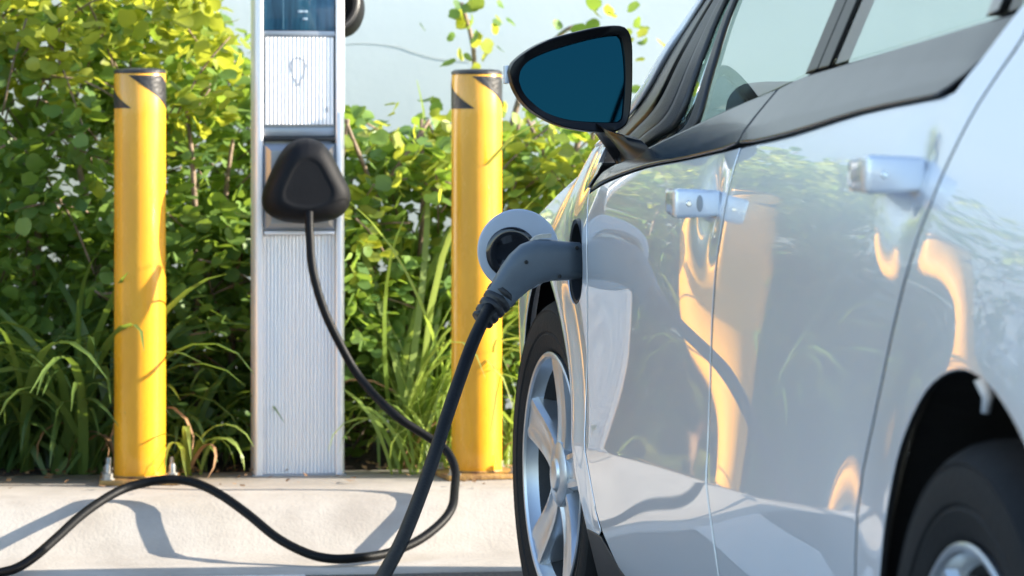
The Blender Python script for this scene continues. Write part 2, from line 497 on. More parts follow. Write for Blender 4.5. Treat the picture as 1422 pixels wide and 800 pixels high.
# soft rounded triangular holster
HO = [(0.514, 0.952), (0.488, 0.948), (0.466, 0.933), (0.447, 0.907), (0.428, 0.869), (0.411, 0.828), (0.407, 0.798), (0.417, 0.773), (0.447, 0.755), (0.481, 0.748), (0.514, 0.746), (0.55, 0.75), (0.585, 0.758), (0.609, 0.777), (0.619, 0.803), (0.616, 0.831), (0.595, 0.872), (0.574, 0.912), (0.554, 0.938), (0.535, 0.948)]
HO = [(p.x - .502, p.y - .133) for p in catmull([(x, z, 0) for x, z in HO + HO[:1]], 4)[:-1]]
def tri_ring(s, y, q=0.0):
    """outline of the holster; q pulls it towards a plain triangle for the inner recess"""
    out = []
    for x, z in HO:
        dx, dz = x - .011, z - .705
        a = math.atan2(dz, dx)
        d = Vector((math.cos(a), math.sin(a)))
        tv = sum(max(0.0, d.dot(Vector((math.cos(t), math.sin(t)))) / h) ** 16 for t, h in ((R(28), .075), (R(152), .075), (R(270), .062))) ** (-1 / 16)
        tx, tz = d.x * tv, d.y * tv
        out.append((.011 + (dx * (1 - q) + tx * q) * s, y, .705 + (dz * (1 - q) + tz * q) * s))
    return out
hr = [tri_ring(0.84, -0.012), tri_ring(0.95, -0.026), tri_ring(.99, -0.05), tri_ring(1.0, -0.085), tri_ring(.988, -0.108), tri_ring(.955, -0.128), tri_ring(.89, -.145), tri_ring(.80, -.156),
      tri_ring(.68, -.1625, .03), tri_ring(.60, -.1645, .08), tri_ring(.56, -.1642, .1), tri_ring(.53, -.1634, .1), tri_ring(.48, -.1632, .1), tri_ring(.2, -.1636, .1)]
loft('holster', hr, HOLSTER, cs, angle=70)
# second holster on the right flank, higher up: a hollow black bell
hv = lathe('side_holster', [(0.03, 0.0), (0.046, 0.012), (0.055, 0.045), (0.057, 0.095), (0.053, 0.110), (0.044, 0.112), (0.036, 0.104), (0.033, 0.07), (0.0, 0.06)], HOLSTER, cs, axis='Y', seg=40, center=(0, 0, 0), angle=60)
hv.location = (0.128, 0.155, 1.125); hv.rotation_euler = (R(14), 0, R(164)); hv.scale = (1.0, 1, 1.3)
rimo = lathe('holster_rim', [(0.047, 0.1115), (0.051, 0.1135), (0.055, 0.109)], BLACKPL, hv, axis='Y', seg=40, open_=True)
cbox('foot_plate', (-HWd - 0.004, -0.016, -0.003), (HWd + 0.004, 0.154, 0.001), ALUDARK, 0.0005)

# ------------------------------------------------------------------ charging cable and connector
cable_back = [(0.514, 7.215, 0.775), (0.513, 7.20, 0.748), (0.514, 7.19, 0.715), (0.519, 7.17, 0.641), (0.541, 7.15, 0.556), (0.576, 7.14, 0.477), (0.630, 7.13, 0.384), (0.700, 7.06, 0.308),
    (0.776, 7.05, 0.256), (0.821, 7.04, 0.223), (0.838, 7.00, 0.182), (0.829, 6.935, 0.144), (0.815, 6.87, 0.110), (0.783, 6.825, 0.079), (0.725, 6.775, 0.047), (0.656, 6.73, 0.028), (0.589, 6.69, 0.024),
    (0.525, 6.691, 0.023), (0.472, 6.719, 0.033), (0.411, 6.768, 0.061), (0.351, 6.837, 0.105), (0.297, 6.895, 0.14), (0.25, 6.942, 0.161), (0.21, 6.967, 0.17), (0.169, 6.973, 0.172),
    (0.12, 6.98, 0.164), (0.071, 6.965, 0.152), (0.022, 6.91, 0.132), (-0.026, 6.84, 0.106), (-0.073, 6.76, 0.073), (-0.119, 6.68, 0.043), (-0.156, 6.634, 0.025), (-0.194, 6.60, 0.019)]
cable_far = [(-0.29, 6.50, 0.017), (-0.38, 6.30, 0.016), (-0.38, 6.0, 0.016), (-0.27, 5.65, 0.016), (-0.10, 5.2, 0.016), (0.05, 4.75, 0.016), (0.15, 4.35, 0.016), (0.22, 4.12, 0.025), (0.285, 4.02, 0.08), (0.33, 4.06, 0.19)]
cable_front = [(0.369, 4.189, 0.283), (0.418, 4.364, 0.319), (0.459, 4.5, 0.352), (0.502, 4.655, 0.398), (0.541, 4.791, 0.45), (0.574, 4.898, 0.503), (0.607, 4.994, 0.557), (0.634, 5.061, 0.603), (0.661, 5.125, 0.640), (0.686, 5.19, 0.668)]
cable = thing('charging_cable', 'thick black charging cable looping over the kerb from station to grey plug', 'cable', (0, 0, 0))
cpts = catmull(cable_back + cable_far + cable_front, 8)
tube('cable_jacket', cpts, [0.0104 + 0.0008 * max(0.0, (i / len(cpts) - .62) / .38) for i in range(len(cpts))], CABLE, cable, seg=16)
# grey connector: bent pistol body in the plane square to the car side
Yc = 5.19
def sec(c, ang, hh, hy, n=28, p=3.2):
    """rounded section; ang = direction of the path in the XZ plane"""
    up = Vector((-math.sin(ang), 0, math.cos(ang)))
    out = []
    for k in range(n):
        a = 2 * PI * k / n
        ca, sa = math.cos(a), math.sin(a)
        u = math.copysign(abs(ca) ** (2 / p), ca) * hy
        w = math.copysign(abs(sa) ** (2 / p), sa) * hh
        out.append(Vector(c) + up * w + Vector((0, u, 0)))
    return out
path = [((0.900, Yc, 0.739), 180, 0.024, 0.022), ((0.842, Yc, 0.739), 180, 0.025, 0.023), ((0.838, Yc, 0.739), 180, 0.032, 0.028), ((0.815, Yc, 0.739), 180, 0.0335, 0.030), ((0.785, Yc, 0.740), 180, 0.036, 0.031),
        ((0.765, Yc, 0.7385), 188, 0.0385, 0.031), ((0.750, Yc, 0.733), 202, 0.0375, 0.030), ((0.737, Yc, 0.722), 217, 0.035, 0.0285), ((0.724, Yc, 0.708), 228, 0.031, 0.026),
        ((0.711, Yc, 0.692), 231, 0.0275, 0.024), ((0.699, Yc, 0.677), 231, 0.0255, 0.0225), ((0.694, Yc, 0.671), 231, 0.0235, 0.021)]
con = loft('connector', [sec(c, R(a), h, y) for c, a, h, y in path], PLUGGREY, cable, angle=50)
for x, z in ((0.8285, 0.7625), (0.7405, 0.7385), (0.7985, 0.7135)):
    lathe('screw', [(0.0034, -0.0295), (0.0034, -0.0325), (0.0022, -0.0330), (0.0022, -0.0315), (0, -0.0315)], BLACKPL, con, axis='Y', seg=12, center=(x, Yc, z))
lt = [(0.752, Yc, 0.772), (0.760, Yc, 0.779), (0.772, Yc, 0.7825), (0.788, Yc, 0.783)]
loft('latch_button', [[Vector(p) + Vector((0, sy * 0.008, sz)) for sy, sz in ((-1, -0.004), (1, -0.004), (1, 0.003), (-1, 0.003))] for p in lt], ZINC, con, angle=30)
# strain relief with rings
d = Vector((math.cos(R(231)), 0, math.sin(R(231)))); d = Vector((-0.62, -0.30, -0.73)).normalized()
st = Vector((0.700, Yc, 0.678))
pr, rr_ = [], []
for k in range(27):
    q = k / 26
    pr.append(st + d * (0.062 * q - .006)); rr_.append((0.0285 - 0.0085 * q) * (1.0 if (k % 6) < 4 else 0.84))
tube('strain_relief', pr, rr_, BLACKPL, con, seg=20)

# ------------------------------------------------------------------ the car
def sstep(t):
    t = max(0.0, min(1.0, t)); return t * t * (3 - 2 * t)
def ipl(x, xs, ys):
    if x <= xs[0]: return ys[0]
    for i in range(1, len(xs)):
        if x <= xs[i]: return ys[i - 1] + (ys[i] - ys[i - 1]) * sstep((x - xs[i - 1]) / (xs[i] - xs[i - 1]))
    return ys[-1]
def crease_z(Y): return .432 + (5.08 - Y) * .05 + .03 * max(0, 3.7 - Y)
HANDLES = [(4.075, .862), (3.085, .912)]
XC = 1.726                                     # middle of the car
def side_x(Y, Z, dimples=True):
    """X of the left body side over its (Y, Z) side elevation"""
    u0 = ipl(Y, [4.9, 5.5], [.79, .66])
    u = Z - u0
    if u > 0:
        k = ipl(Y, [2.5, 3.1, 4.9, 5.2, 5.5, 5.75], [1.6, 1.2, 1.2, 1.2, 1.1, 1.8])
        zz = min(u, 1.0 - u0); x = .832 + k * zz * zz
        if Z > 1.0: x += 2 * k * (1.0 - u0) * (Z - 1.0) - .15 * max(0, Z - 1.03)
    else: x = .832 + .10 * max(0, .66 - Z) ** 2
    if Z < .28: x += 1.5 * (.28 - Z) ** 2
    if 2.6 < Y < 5.6:
        w = sstep((5.5 - Y) / .3) * sstep((Y - 3.05) / .35)
        zc = crease_z(Y)
        d = Z - zc
        if d < .16: x -= w * (.36 * (.16 - d) ** 2 if d > 0 else .0092 + .05 * d)
    # slight hand-made swell of the door skins
    x += .0022 * math.sin(Y * 5.1 + 1.0) * math.sin(Z * 9.0 + Y * 1.7) * sstep((.92 - Z) / .1)
    if Y > 5.2: x += .03 * (Y - 5.2) ** 2
    if Y > 6.03: x += .7 * (Y - 6.03) ** 2
    if Y < 2.5: x += .10 * (2.5 - Y) ** 2
    for cy, cz, rr in ((5.52, .33, .385), (2.79, .375, .355)):
        r = math.hypot(Y - cy, Z - cz)
        x -= (.005 if cy < 4 else .011) * math.exp(-((r - rr) / (.075 if cy < 4 else .055)) ** 2) * sstep((Z - .2) / .2)
    if dimples:
        for hy, hz in HANDLES: x += .012 * math.exp(-((Y - hy) / .055) ** 2 - ((Z - hz) / .05) ** 2)
    return x

def densify(poly, step):
    out = []
    n = len(poly)
    for i in range(n):
        a, b = Vector(poly[i]), Vector(poly[(i + 1) % n])
        k = max(1, int(round((b - a).length / step)))
        for j in range(k): out.append(a + (b - a) * (j / k))
    return out
def inside(P, poly):
    x, y = P[:, 0], P[:, 1]
    res = np.zeros(len(P), bool)
    q = np.array([(p[0], p[1]) for p in poly])
    x1, y1 = q[:, 0], q[:, 1]; x2, y2 = np.roll(x1, -1), np.roll(y1, -1)
    for i in range(len(q)):
        if y1[i] == y2[i]: continue
        c = ((y1[i] > y) != (y2[i] > y)) & (x < (x2[i] - x1[i]) * (y - y1[i]) / (y2[i] - y1[i]) + x1[i])
        res ^= c
    return res
def seg_dist(P, poly):
    q = np.array([(p[0], p[1]) for p in poly]); q2 = np.roll(q, -1, axis=0)
    best = np.full(len(P), 9.0)
    for a, b in zip(q, q2):
        ab = b - a; L = (ab ** 2).sum()
        if L < 1e-14: continue
        t = np.clip(((P - a) @ ab) / L, 0, 1)
        dd = np.sqrt((((a + t[:, None] * ab) - P) ** 2).sum(1))
        best = np.minimum(best, dd)
    return best

def panel(name, outline, m, parent=None, holes=(), fn=side_x, res=0.022, step=0.018, bev=0.0014, flange=0.022, mirror=False, lines=()):
    """A pressed panel over the side elevation: real outline, rounded rolled edge and inward flange, X from fn(Y, Z)."""
    loops = []
    for lp in [outline] + list(holes):
        area = sum(lp[i][0] * lp[(i + 1) % len(lp)][1] - lp[(i + 1) % len(lp)][0] * lp[i][1] for i in range(len(lp)))
        ccw = list(lp) if area > 0 else list(lp)[::-1]
        loops.append(densify(ccw, step))
    coords, edges, info = [], [], []           # info: (kind, drop, tilt, outward2d)
    ring0 = []
    for li, lp in enumerate(loops):
        n = len(lp); sgn = 1 if li == 0 else -1
        nrm = []
        for i in range(n):
            a = (lp[i] - lp[i - 1]); b = (lp[(i + 1) % n] - lp[i])
            na = Vector((a.y, -a.x)).normalized(); nb = Vector((b.y, -b.x)).normalized()
            v = (na + nb)
            v = v.normalized() if v.length > 1e-6 else na
            sc = 1.0 / max(0.5, v.dot(nb))
            nrm.append((v * sgn, sc))
        for ri, (dd, drop, tilt) in enumerate(((0.0, bev * 0.8, 75), (bev * 0.35, bev * 0.24, 48), (bev, 0.0, 12), (bev * 1.7, 0.0, 0))):
            base = len(coords)
            for i in range(n):
                v, sc = nrm[i]
                coords.append(lp[i] - v * dd * sc)
                info.append((drop, tilt, v))
            for i in range(n): edges.append((base + i, base + (i + 1) % n))
            if ri == 0: ring0.append((base, n))
    ys = [p[0] for p in outline]; zs = [p[1] for p in outline]
    gy = np.arange(min(ys), max(ys), res); gz = np.arange(min(zs), max(zs), res * 0.75)
    G = np.array([(y + (res / 2 if j % 2 else 0), z) for j, z in enumerate(gz) for y in gy])
    ok = inside(G, loops[0]) & (seg_dist(G, loops[0]) > 0.010)
    for lp in loops[1:]: ok &= ~inside(G, lp) & (seg_dist(G, lp) > 0.010)
    for ln in lines:
        pts = [Vector((y, z)) for y, z in ln]
        dn = []
        for a, b in zip(pts, pts[1:]):
            k = max(1, int((b - a).length / 0.012))
            dn += [a.lerp(b, j / k) for j in range(k)]
        dn.append(pts[-1])
        P = np.array([(p.x, p.y) for p in dn])
        kp_ = inside(P, loops[0]) & (seg_dist(P, loops[0]) > 0.0085)
        last = None
        for p, q in zip(dn, kp_):
            if q:
                coords.append(p); info.append((0.0, 0, Vector((0, 0))))
                if last is not None: edges.append((last, len(coords) - 1))
                last = len(coords) - 1
            else: last = None
        ok &= seg_dist(G, dn + dn[::-1]) > 0.006
    for g in G[ok]:
        coords.append(Vector((float(g[0]), float(g[1])))); info.append((0.0, 0, Vector((0, 0))))
    vo, eo, fo, ov, oe, of = delaunay_2d_cdt(coords, edges, [], 0, 1e-7)
    src = [o[0] if o else 0 for o in ov]
    C3 = np.array([[(vo[f[0]].x + vo[f[1]].x + vo[f[2]].x) / 3, (vo[f[0]].y + vo[f[1]].y + vo[f[2]].y) / 3] for f in fo])
    keep = inside(C3, loops[0])
    for lp in loops[1:]: keep &= ~inside(C3, lp)
    faces = [tuple(f) for f, k in zip(fo, keep) if k]
    verts, norms = [], []
    e = 0.002
    for v, s in zip(vo, src):
        drop, tilt, ow = info[s]
        x = fn(v.x, v.y)
        dy = (fn(v.x + e, v.y) - fn(v.x - e, v.y)) / (2 * e); dz = (fn(v.x, v.y + e) - fn(v.x, v.y - e)) / (2 * e)
        nn = Vector((-1, dy, dz)).normalized()
        if tilt: nn = (nn * math.cos(R(tilt)) + Vector((0, ow.x, ow.y)) * math.sin(R(tilt))).normalized()
        verts.append((x + drop, v.x, v.y)); norms.append(nn)
    inv = {}
    for i, s in enumerate(src): inv.setdefault(s, i)
    # orient faces towards -X
    out = []
    for f in faces:
        a, b, c = (vo[f[0]], vo[f[1]], vo[f[2]])
        ar = (b.x - a.x) * (c.y - a.y) - (c.x - a.x) * (b.y - a.y)
        if abs(ar) < 1e-13: continue
        out.append(f[::-1] if ar > 0 else f)
    nskin = len(out)
    if flange:
        for (base, n), li in zip(ring0, range(len(loops))):
            idx = [inv.get(base + i) for i in range(n)]
            if any(i is None for i in idx): continue
            s = len(verts)
            for i in idx:
                x, y, z = verts[i]; verts.append((x, y, z)); norms.append(Vector((0.1, info[base][2].x, info[base][2].y)).normalized())
            for i in idx:
                x, y, z = verts[i]; verts.append((x + flange, y, z)); norms.append(Vector((0, 0, 1)))
            for i in range(n):
                j = (i + 1) % n
                ow = info[base + i][2]
                nv = Vector((0.05, ow.x, ow.y)).normalized()
                norms[s + i] = nv; norms[s + n + i] = nv
                out.append((s + i, s + j, s + n + j, s + n + i))
    if mirror:
        verts = [(2 * XC - x, y, z) for x, y, z in verts]
        norms = [Vector((-n.x, n.y, n.z)) for n in norms]
        out = [f[::-1] for f in out]
    me = mesh_data(name, verts, out, m, True)
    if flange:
        me.materials.append(BLACKPL)  # body-colour flange made black, standing in for shade inside the gaps
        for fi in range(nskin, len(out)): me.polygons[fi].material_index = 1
    me.normals_split_custom_set_from_vertices([tuple(n) for n in norms])
    return link(bpy.data.objects.new(name, me), parent)

car = thing('parked_car', 'silver electric hatchback parked nose to the kerb, plugged in at its front fender', 'car', (0, 0, 0))

def off(line, dy=0.0, dz=0.0): return [(y + dy, z + dz) for y, z in line]
G2 = 0.0042                                      # half a shut gap
S_FD = [(4.80, .243), (4.86, .254), (4.965, .294), (5.01, .325), (5.062, .42), (5.083, .51), (5.083, .60), (5.077, .70), (5.075, .785), (5.092, .825), (5.128, .848)]
S_DD = [(3.99, .243), (4.009, .37), (4.036, .50), (4.040, .58), (4.036, .65), (4.027, .71), (4.010, .769), (3.985, .825), (3.970, .89), (3.967, .925), (3.966, .938)]
S_RQ = [(3.30, .243), (3.275, .38), (3.25, .49), (3.222, .587), (3.197, .624), (3.163, .669), (3.104, .743), (3.035, .82), (2.99, .885), (2.965, .935), (2.947, .985), (2.93, 1.02), (2.906, 1.052), (2.87, 1.09)]
BELT_L = [(5.135, .856), (4.88, .884), (4.592, .907), (4.276, .922), (3.963, .940), (3.694, .955), (3.38, .980), (3.09, .994), (3.05, 1.000)]
BLACK_LOW = [(4.90, .894), (4.715, .906), (4.297, .935), (3.919, .968), (3.564, .987), (3.266, 1.004), (3.05, 1.014)]
BELT_U = [(4.85, .915), (4.626, .944), (4.462, .964), (4.213, .994), (4.02, 1.013), (3.854, 1.032), (3.742, 1.039), (3.512, 1.051), (3.23, 1.067), (3.00, 1.081)]
BELT_L, BLACK_LOW, BELT_U = [[(p.x, p.y) for p in catmull([(a, b, 0) for a, b in ln], 3)] for ln in (BELT_L, BLACK_LOW, BELT_U)]
def line_z(line, Y):
    L = sorted(line)
    if Y <= L[0][0]: return L[0][1]
    for (a, za), (b, zb) in zip(L, L[1:]):
        if Y <= b: return za + (zb - za) * (Y - a) / (b - a)
    return L[-1][1]
FARCH = [(5.115, .243), (5.117, .29), (5.128, .345), (5.150, .42), (5.188, .495), (5.240, .567), (5.320, .635), (5.425, .688), (5.53, .706), (5.635, .692), (5.735, .646), (5.815, .575), (5.862, .49), (5.885, .40), (5.89, .29), (5.885, .22)]
RARCH = [(3.195, .243), (3.185, .33), (3.165, .42), (3.140, .49), (3.108, .562), (3.055, .632), (2.955, .697), (2.840, .727), (2.735, .722), (2.64, .689), (2.56, .635), (2.50, .56), (2.462, .47), (2.448, .38), (2.445, .243)]

CREASE = [[(y / 50, crease_z(y / 50) + dd) for y in range(150, 262, 2)] for dd in (.0045, -.0045)]
FARCH = [(p.x, p.y) for p in catmull([(a, b, 0) for a, b in FARCH], 4)]
RARCH = [(p.x, p.y) for p in catmull([(a, b, 0) for a, b in RARCH], 4)]
# front fender, with the round charge port cut in it
SH = [(5.15, .868), (5.19, .905), (5.30, .948), (5.42, .945), (5.50, .935), (5.70, .890), (5.85, .845), (6.00, .795), (6.08, .765)]      # shoulder line down to the nose
fender_out = off(S_FD, G2) + [(5.16, .866)] + SH[1:] + [(6.08, .40), (6.08, .24), (5.90, .215)] + FARCH[::-1][1:]
fender_out = [p for p in fender_out if not (p[1] < .2435 and p[0] < 5.0)]
PY, PZ, PR = 5.197, .737, .073
port_hole = [(PY + PR * math.cos(2 * PI * k / 40), PZ + PR * math.sin(2 * PI * k / 40)) for k in range(40)]
fender_poly = [(5.115, .243)] + [(y, z) for y, z in off(S_FD, G2) if z > .30][0:0]
# the fender behind the arch runs down to a point between door and arch
fender_poly = FARCH + [(6.08, .22), (6.08, .50)] + SH[::-1] + off(S_FD, G2)[::-1][:8] + [(5.03, .335), (4.985, .297)]
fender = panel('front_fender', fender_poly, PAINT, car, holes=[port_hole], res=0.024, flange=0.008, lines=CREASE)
# port bowl and socket
lathe('port_bowl', [(PR - 0.0005, 0.008), (PR - 0.004, 0.03), (PR - 0.010, 0.05), (0.0, 0.05)], BLACKPL, fender, axis='X', seg=40, center=(0.838, PY, PZ), open_=True)
lathe('port_ring', [(PR + 0.003, 0.0), (PR + 0.0005, -0.006), (PR - 0.006, -0.004), (PR - 0.008, 0.02)], BLACKPL, fender, axis='X', seg=40, center=(0.838, PY, PZ), open_=True)
lathe('socket_ring', [(0.045, 0.045), (0.045, 0.02), (0.036, 0.02), (0.036, 0.045)], BLUERING, fender, axis='X', seg=32, center=(0.838, PY, PZ))

front_door_poly = off(S_DD, G2) + [(y, z - .0012) for y, z in BELT_L[::-1] if 3.975 < y < 5.19] + off(S_FD, -G2)[::-1]
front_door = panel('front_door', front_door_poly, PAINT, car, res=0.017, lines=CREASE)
QT = [(3.045, 1.000), (3.00, 1.030), (2.93, 1.075)]
rear_door_poly = off(S_RQ, G2)[:-1] + [(2.91, 1.088), (2.945, 1.082), (3.025, 1.018), (3.045, .999)] + [(y, z - .0012) for y, z in BELT_L[::-1][1:] if y > 3.06 and y < 3.955] + off(S_DD, -G2)[::-1]
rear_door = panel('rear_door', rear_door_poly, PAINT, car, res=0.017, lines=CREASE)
# rear quarter with wheel arch, swept up to the roof pillar
quarter_poly = RARCH[::-1] + off(S_RQ, -G2)[:] + [(2.70, 1.16), (2.45, 1.20), (2.10, 1.22), (1.95, 1.10), (1.93, .80), (1.95, .50), (2.02, .30), (2.2, .243)]
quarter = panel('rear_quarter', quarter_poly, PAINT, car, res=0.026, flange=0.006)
# sill below the doors
def sill_x(Y, Z): return side_x(Y, .28, False) + 0.006 + 0.25 * (.25 - Z)
sill = panel('door_sill', [(3.20, .19), (4.98, .165), (5.112, .20), (5.110, .285), (4.98, .288), (4.93, .275), (4.85, .250), (4.79, .238), (3.20, .238)], BLACKPL, car, fn=sill_x, res=0.05)
sill2 = None

# black gloss belt panels: broad upper face and a narrow lower facet that leans up to the sky
def belt_x(Y, Z):
    zl = line_z(BLACK_LOW, Y)
    x = side_x(Y, Z, False) - 0.003
    if Z > zl: x += 0.36 * (Z - zl)
    else: x -= 0.22 * (zl - Z) * sstep((5.1 - Y) / .3)
    return x
BLINE = [[(y / 50, line_z(BLACK_LOW, y / 50) + dd) for y in range(150, 252, 2)] for dd in (.0035, -.0035)]
BU2 = [(y, z) for y, z in BELT_U if y > 3.99]
belt_f = off([(3.966, .944), (3.966, 1.0165)], G2) + BU2[::-1][0:] + [(4.98, .899), (5.12, .862)] + [(y, z + .0012) for y, z in BELT_L if 3.99 < y < 5.10]
panel('front_belt_trim', belt_f, BELT, car, fn=belt_x, res=0.014, bev=0.003, lines=BLINE)
belt_r = [(3.06, 1.003), (3.035, 1.014), (2.975, 1.066), (2.96, 1.083)] + [(y, z) for y, z in BELT_U[::-1] if y < 3.95] + [(3.966 - G2, 1.0175), (3.966 - G2, .944)] + [(y, z + .0012) for y, z in BELT_L if 3.065 < y < 3.95]
panel('rear_belt_trim', belt_r, BELT, car, fn=belt_x, res=0.014, bev=0.003, lines=BLINE)
# small dark corner vent under the mirror
def vent_x(Y, Z): return side_x(Y, Z, False) - 0.0022
panel('corner_vent', [(5.145, .874), (5.14, .866), (5.03, .890), (5.00, .910), (5.06, .910)], GLOSSBLACK, car, fn=lambda y, z: side_x(y, z, False) - 0.006, res=0.01, bev=0.002)

# windows on the tumblehome
def glass_x(Y, Z): return side_x(min(Y, 4.85), 1.03, False) + .36 * (Z - 1.03) + .06 * (Z - 1.03) ** 2 + 0.022
def frame_x(Y, Z): return glass_x(Y, Z) - 0.004
TOPZ = 1.385
panel('front_window', [(4.470, .972), (4.50, 1.157), (4.42, 1.30), (4.25, 1.375), (3.78, TOPZ), (3.83, 1.127), (3.85, 1.036)] + [(y, z + .003) for y, z in BELT_U[::-1] if 3.86 < y < 4.46], GLASS, car, fn=glass_x, res=0.05, bev=0.001, flange=0)
panel('rear_window', [(3.735, 1.042), (3.715, 1.127), (3.67, TOPZ), (3.0, 1.375), (2.62, 1.30), (2.72, 1.20), (2.80, 1.12)] + [(y, z + .003) for y, z in BELT_U[::-1] if y < 3.68], GLASS, car, fn=glass_x, res=0.05, bev=0.001, flange=0)
panel('front_door_pillar', [(3.856, 1.034), (3.832, 1.127), (3.782, TOPZ), (3.727, TOPZ), (3.772, 1.127), (3.797, 1.0385)], SATIN, car, fn=frame_x, res=0.05, bev=0.002)
panel('rear_door_pillar', [(3.794, 1.0385), (3.769, 1.127), (3.724, TOPZ), (3.67, TOPZ), (3.715, 1.127), (3.738, 1.041)], SATIN, car, fn=frame_x, res=0.05, bev=0.002)
panel('rear_window_bar', [(3.10, 1.079), (3.09, 1.16), (3.05, 1.38), (3.01, 1.38), (3.05, 1.16), (3.06, 1.083)], GLOSSBLACK, car, fn=lambda y, z: frame_x(y, z) - 0.002, res=0.05, bev=0.002)
# roof rail frame over the windows
panel('window_frame', [(4.36, 1.29), (4.22, 1.372), (3.72, 1.382), (3.0, 1.372), (2.62, 1.297), (2.58, 1.33), (3.0, 1.405), (3.72, 1.416), (4.25, 1.405), (4.42, 1.31)], GLOSSBLACK, car, fn=frame_x, res=0.05, bev=0.002)

# left windscreen pillar: silver outer strip, then black, quarter glass, black divider (ruled between pillar and window)
AP = catmull([(0.905, 5.36, .938), (0.915, 5.21, .975), (0.928, 5.06, 1.026), (0.957, 4.97, 1.10), (0.998, 4.885, 1.180), (1.055, 4.66, 1.32), (1.085, 4.40, 1.405)], 5)
WP = catmull([(glass_x(4.80, .922) - .002, 4.80, .920), (glass_x(4.64, .944) - .002, 4.64, .944), (glass_x(4.47, .97) - .004, 4.475, .968), (glass_x(4.49, 1.06) - .004, 4.49, 1.06), (glass_x(4.50, 1.157) - .004, 4.505, 1.157), (glass_x(4.42, 1.30) - .004, 4.43, 1.295), (glass_x(4.28, 1.39) - .004, 4.28, 1.392)], 5)
def ruled(name, q0, q1, m, lift=0.0, bulge=0.0):
    v, f = [], []
    NN = 5
    for a, w in zip(AP, WP):
        for k in range(NN):
            q = q0 + (q1 - q0) * k / (NN - 1)
            p = a.lerp(w, q)
            v.append((p.x - lift - bulge * math.sin(PI * k / (NN - 1)), p.y, p.z))
    for i in range(len(AP) - 1):
        for k in range(NN - 1):
            a = i * NN + k; f.append((a, a + 1, a + NN + 1, a + NN))
    o = obj(name, v, f, m, car)
    md = o.modifiers.new('thickness', 'SOLIDIFY'); md.thickness = 0.006; md.offset = -1
    return o
ruled('pillar_skin', -0.07, 0.06, PAINT, 0.006, 0.006)
ruled('pillar_trim', 0.055, 0.30, SATIN, 0.001, 0.002)
ruled('sail_panel', 0.305, 0.56, BLACKPL, 0.0, 0.001)
ruled('quarter_frame', 0.565, 0.76, BLACKPL, 0.004, 0.001)
ruled('quarter_glass', 0.76, 0.90, GLASS, -0.002, 0)
ruled('window_divider', 0.90, 1.02, BLACKPL, 0.002, 0.001)

# roof, windscreen, hood, nose, tail: left and right halves mirrored about XC
def grid(name, rows, m, thick=0.0):
    n = len(rows[0]); v = [p for r in rows for p in r]; f = []
    for i in range(len(rows) - 1):
        for k in range(n - 1):
            a = i * n + k; f.append((a, a + 1, a + n + 1, a + n))
    o = obj(name, v, f, m, car)
    if thick:
        md = o.modifiers.new('thickness', 'SOLIDIFY'); md.thickness = thick; md.offset = -1
    return o
def across(xl, Y, z, crown, n=14, droop=0.0, fy=0.0):
    r = []
    for k in range(n + 1):
        q = k / n; s = 2 * q - 1
        r.append((xl + (2 * XC - 2 * xl) * q, Y + fy * (1 - s * s), z + crown * (1 - abs(s) ** 2.6)))
    return r
grid('roof', [across(1.085, 4.42, 1.405, .03, fy=.05), across(1.075, 4.1, 1.420, .035), across(1.07, 3.5, 1.418, .04), across(1.075, 3.0, 1.408, .04), across(1.09, 2.55, 1.35, .05), across(1.12, 2.15, 1.22, .06)], PAINT, 0.012)
ws = []
for i, p in enumerate(AP):
    ws.append(across(p.x + .01, p.y + .004, p.z - .004, .02, fy=0.10 - 0.002 * i))
grid('windscreen', ws, GLASS)
hood_rows = []
for y, z in [(5.34, .950)] + SH[3:]:
    x = side_x(y, z) - 0.001
    hood_rows.append(across(x, y, z, .055 if y < 5.8 else .045, fy=0.14 * (y - 5.3)))
grid('hood', hood_rows, PAINT, 0.008)
grid('cowl', [across(.93, 5.20, .955, .02, fy=.12), across(.93, 5.335, .948, .05, fy=.13)], BLACKPL, 0.01)
# nose: rows of plan curves from the fender's front edge round to the middle
nose = []
for z, y_mid in ((.785, 6.20), (.74, 6.36), (.66, 6.44), (.56, 6.47), (.44, 6.47), (.32, 6.45), (.22, 6.40)):
    row = []
    x0 = side_x(6.083, min(z, .765)); y0 = 6.084
    for k in range(19):
        s = -1 + 2 * k / 18
        x = XC + (x0 - XC) * (-s) if False else XC + (XC - x0) * s
        y = y0 + (y_mid - y0) * (1 - abs(s) ** 3.2) ** (1 / 1.6)
        row.append((x, y, z))
    nose.append(row)
grid('front_bumper', nose, PAINT, 0.01)
hl = [[(XC - .62 + .18 * k / 5, 6.34 + .09 * k / 5 + .02, .60 + .07 * j) for k in range(6)] for j in range(3)]
tail = []
for z in (1.22, 1.0, .80, .60, .40, .25):
    row = []
    for k in range(15):
        s = -1 + 2 * k / 14
        row.append((XC + (XC - .90) * s, 1.94 - (.12 if z < .8 else .12 * (1.22 - z) / .42) * (1 - abs(s) ** 3), z))
    tail.append(row)
grid('tailgate', tail, PAINT, 0.01)
grid('rear_screen', [across(1.12, 2.15, 1.218, .055), across(.99, 1.95, 1.09, .02)], GLASS)
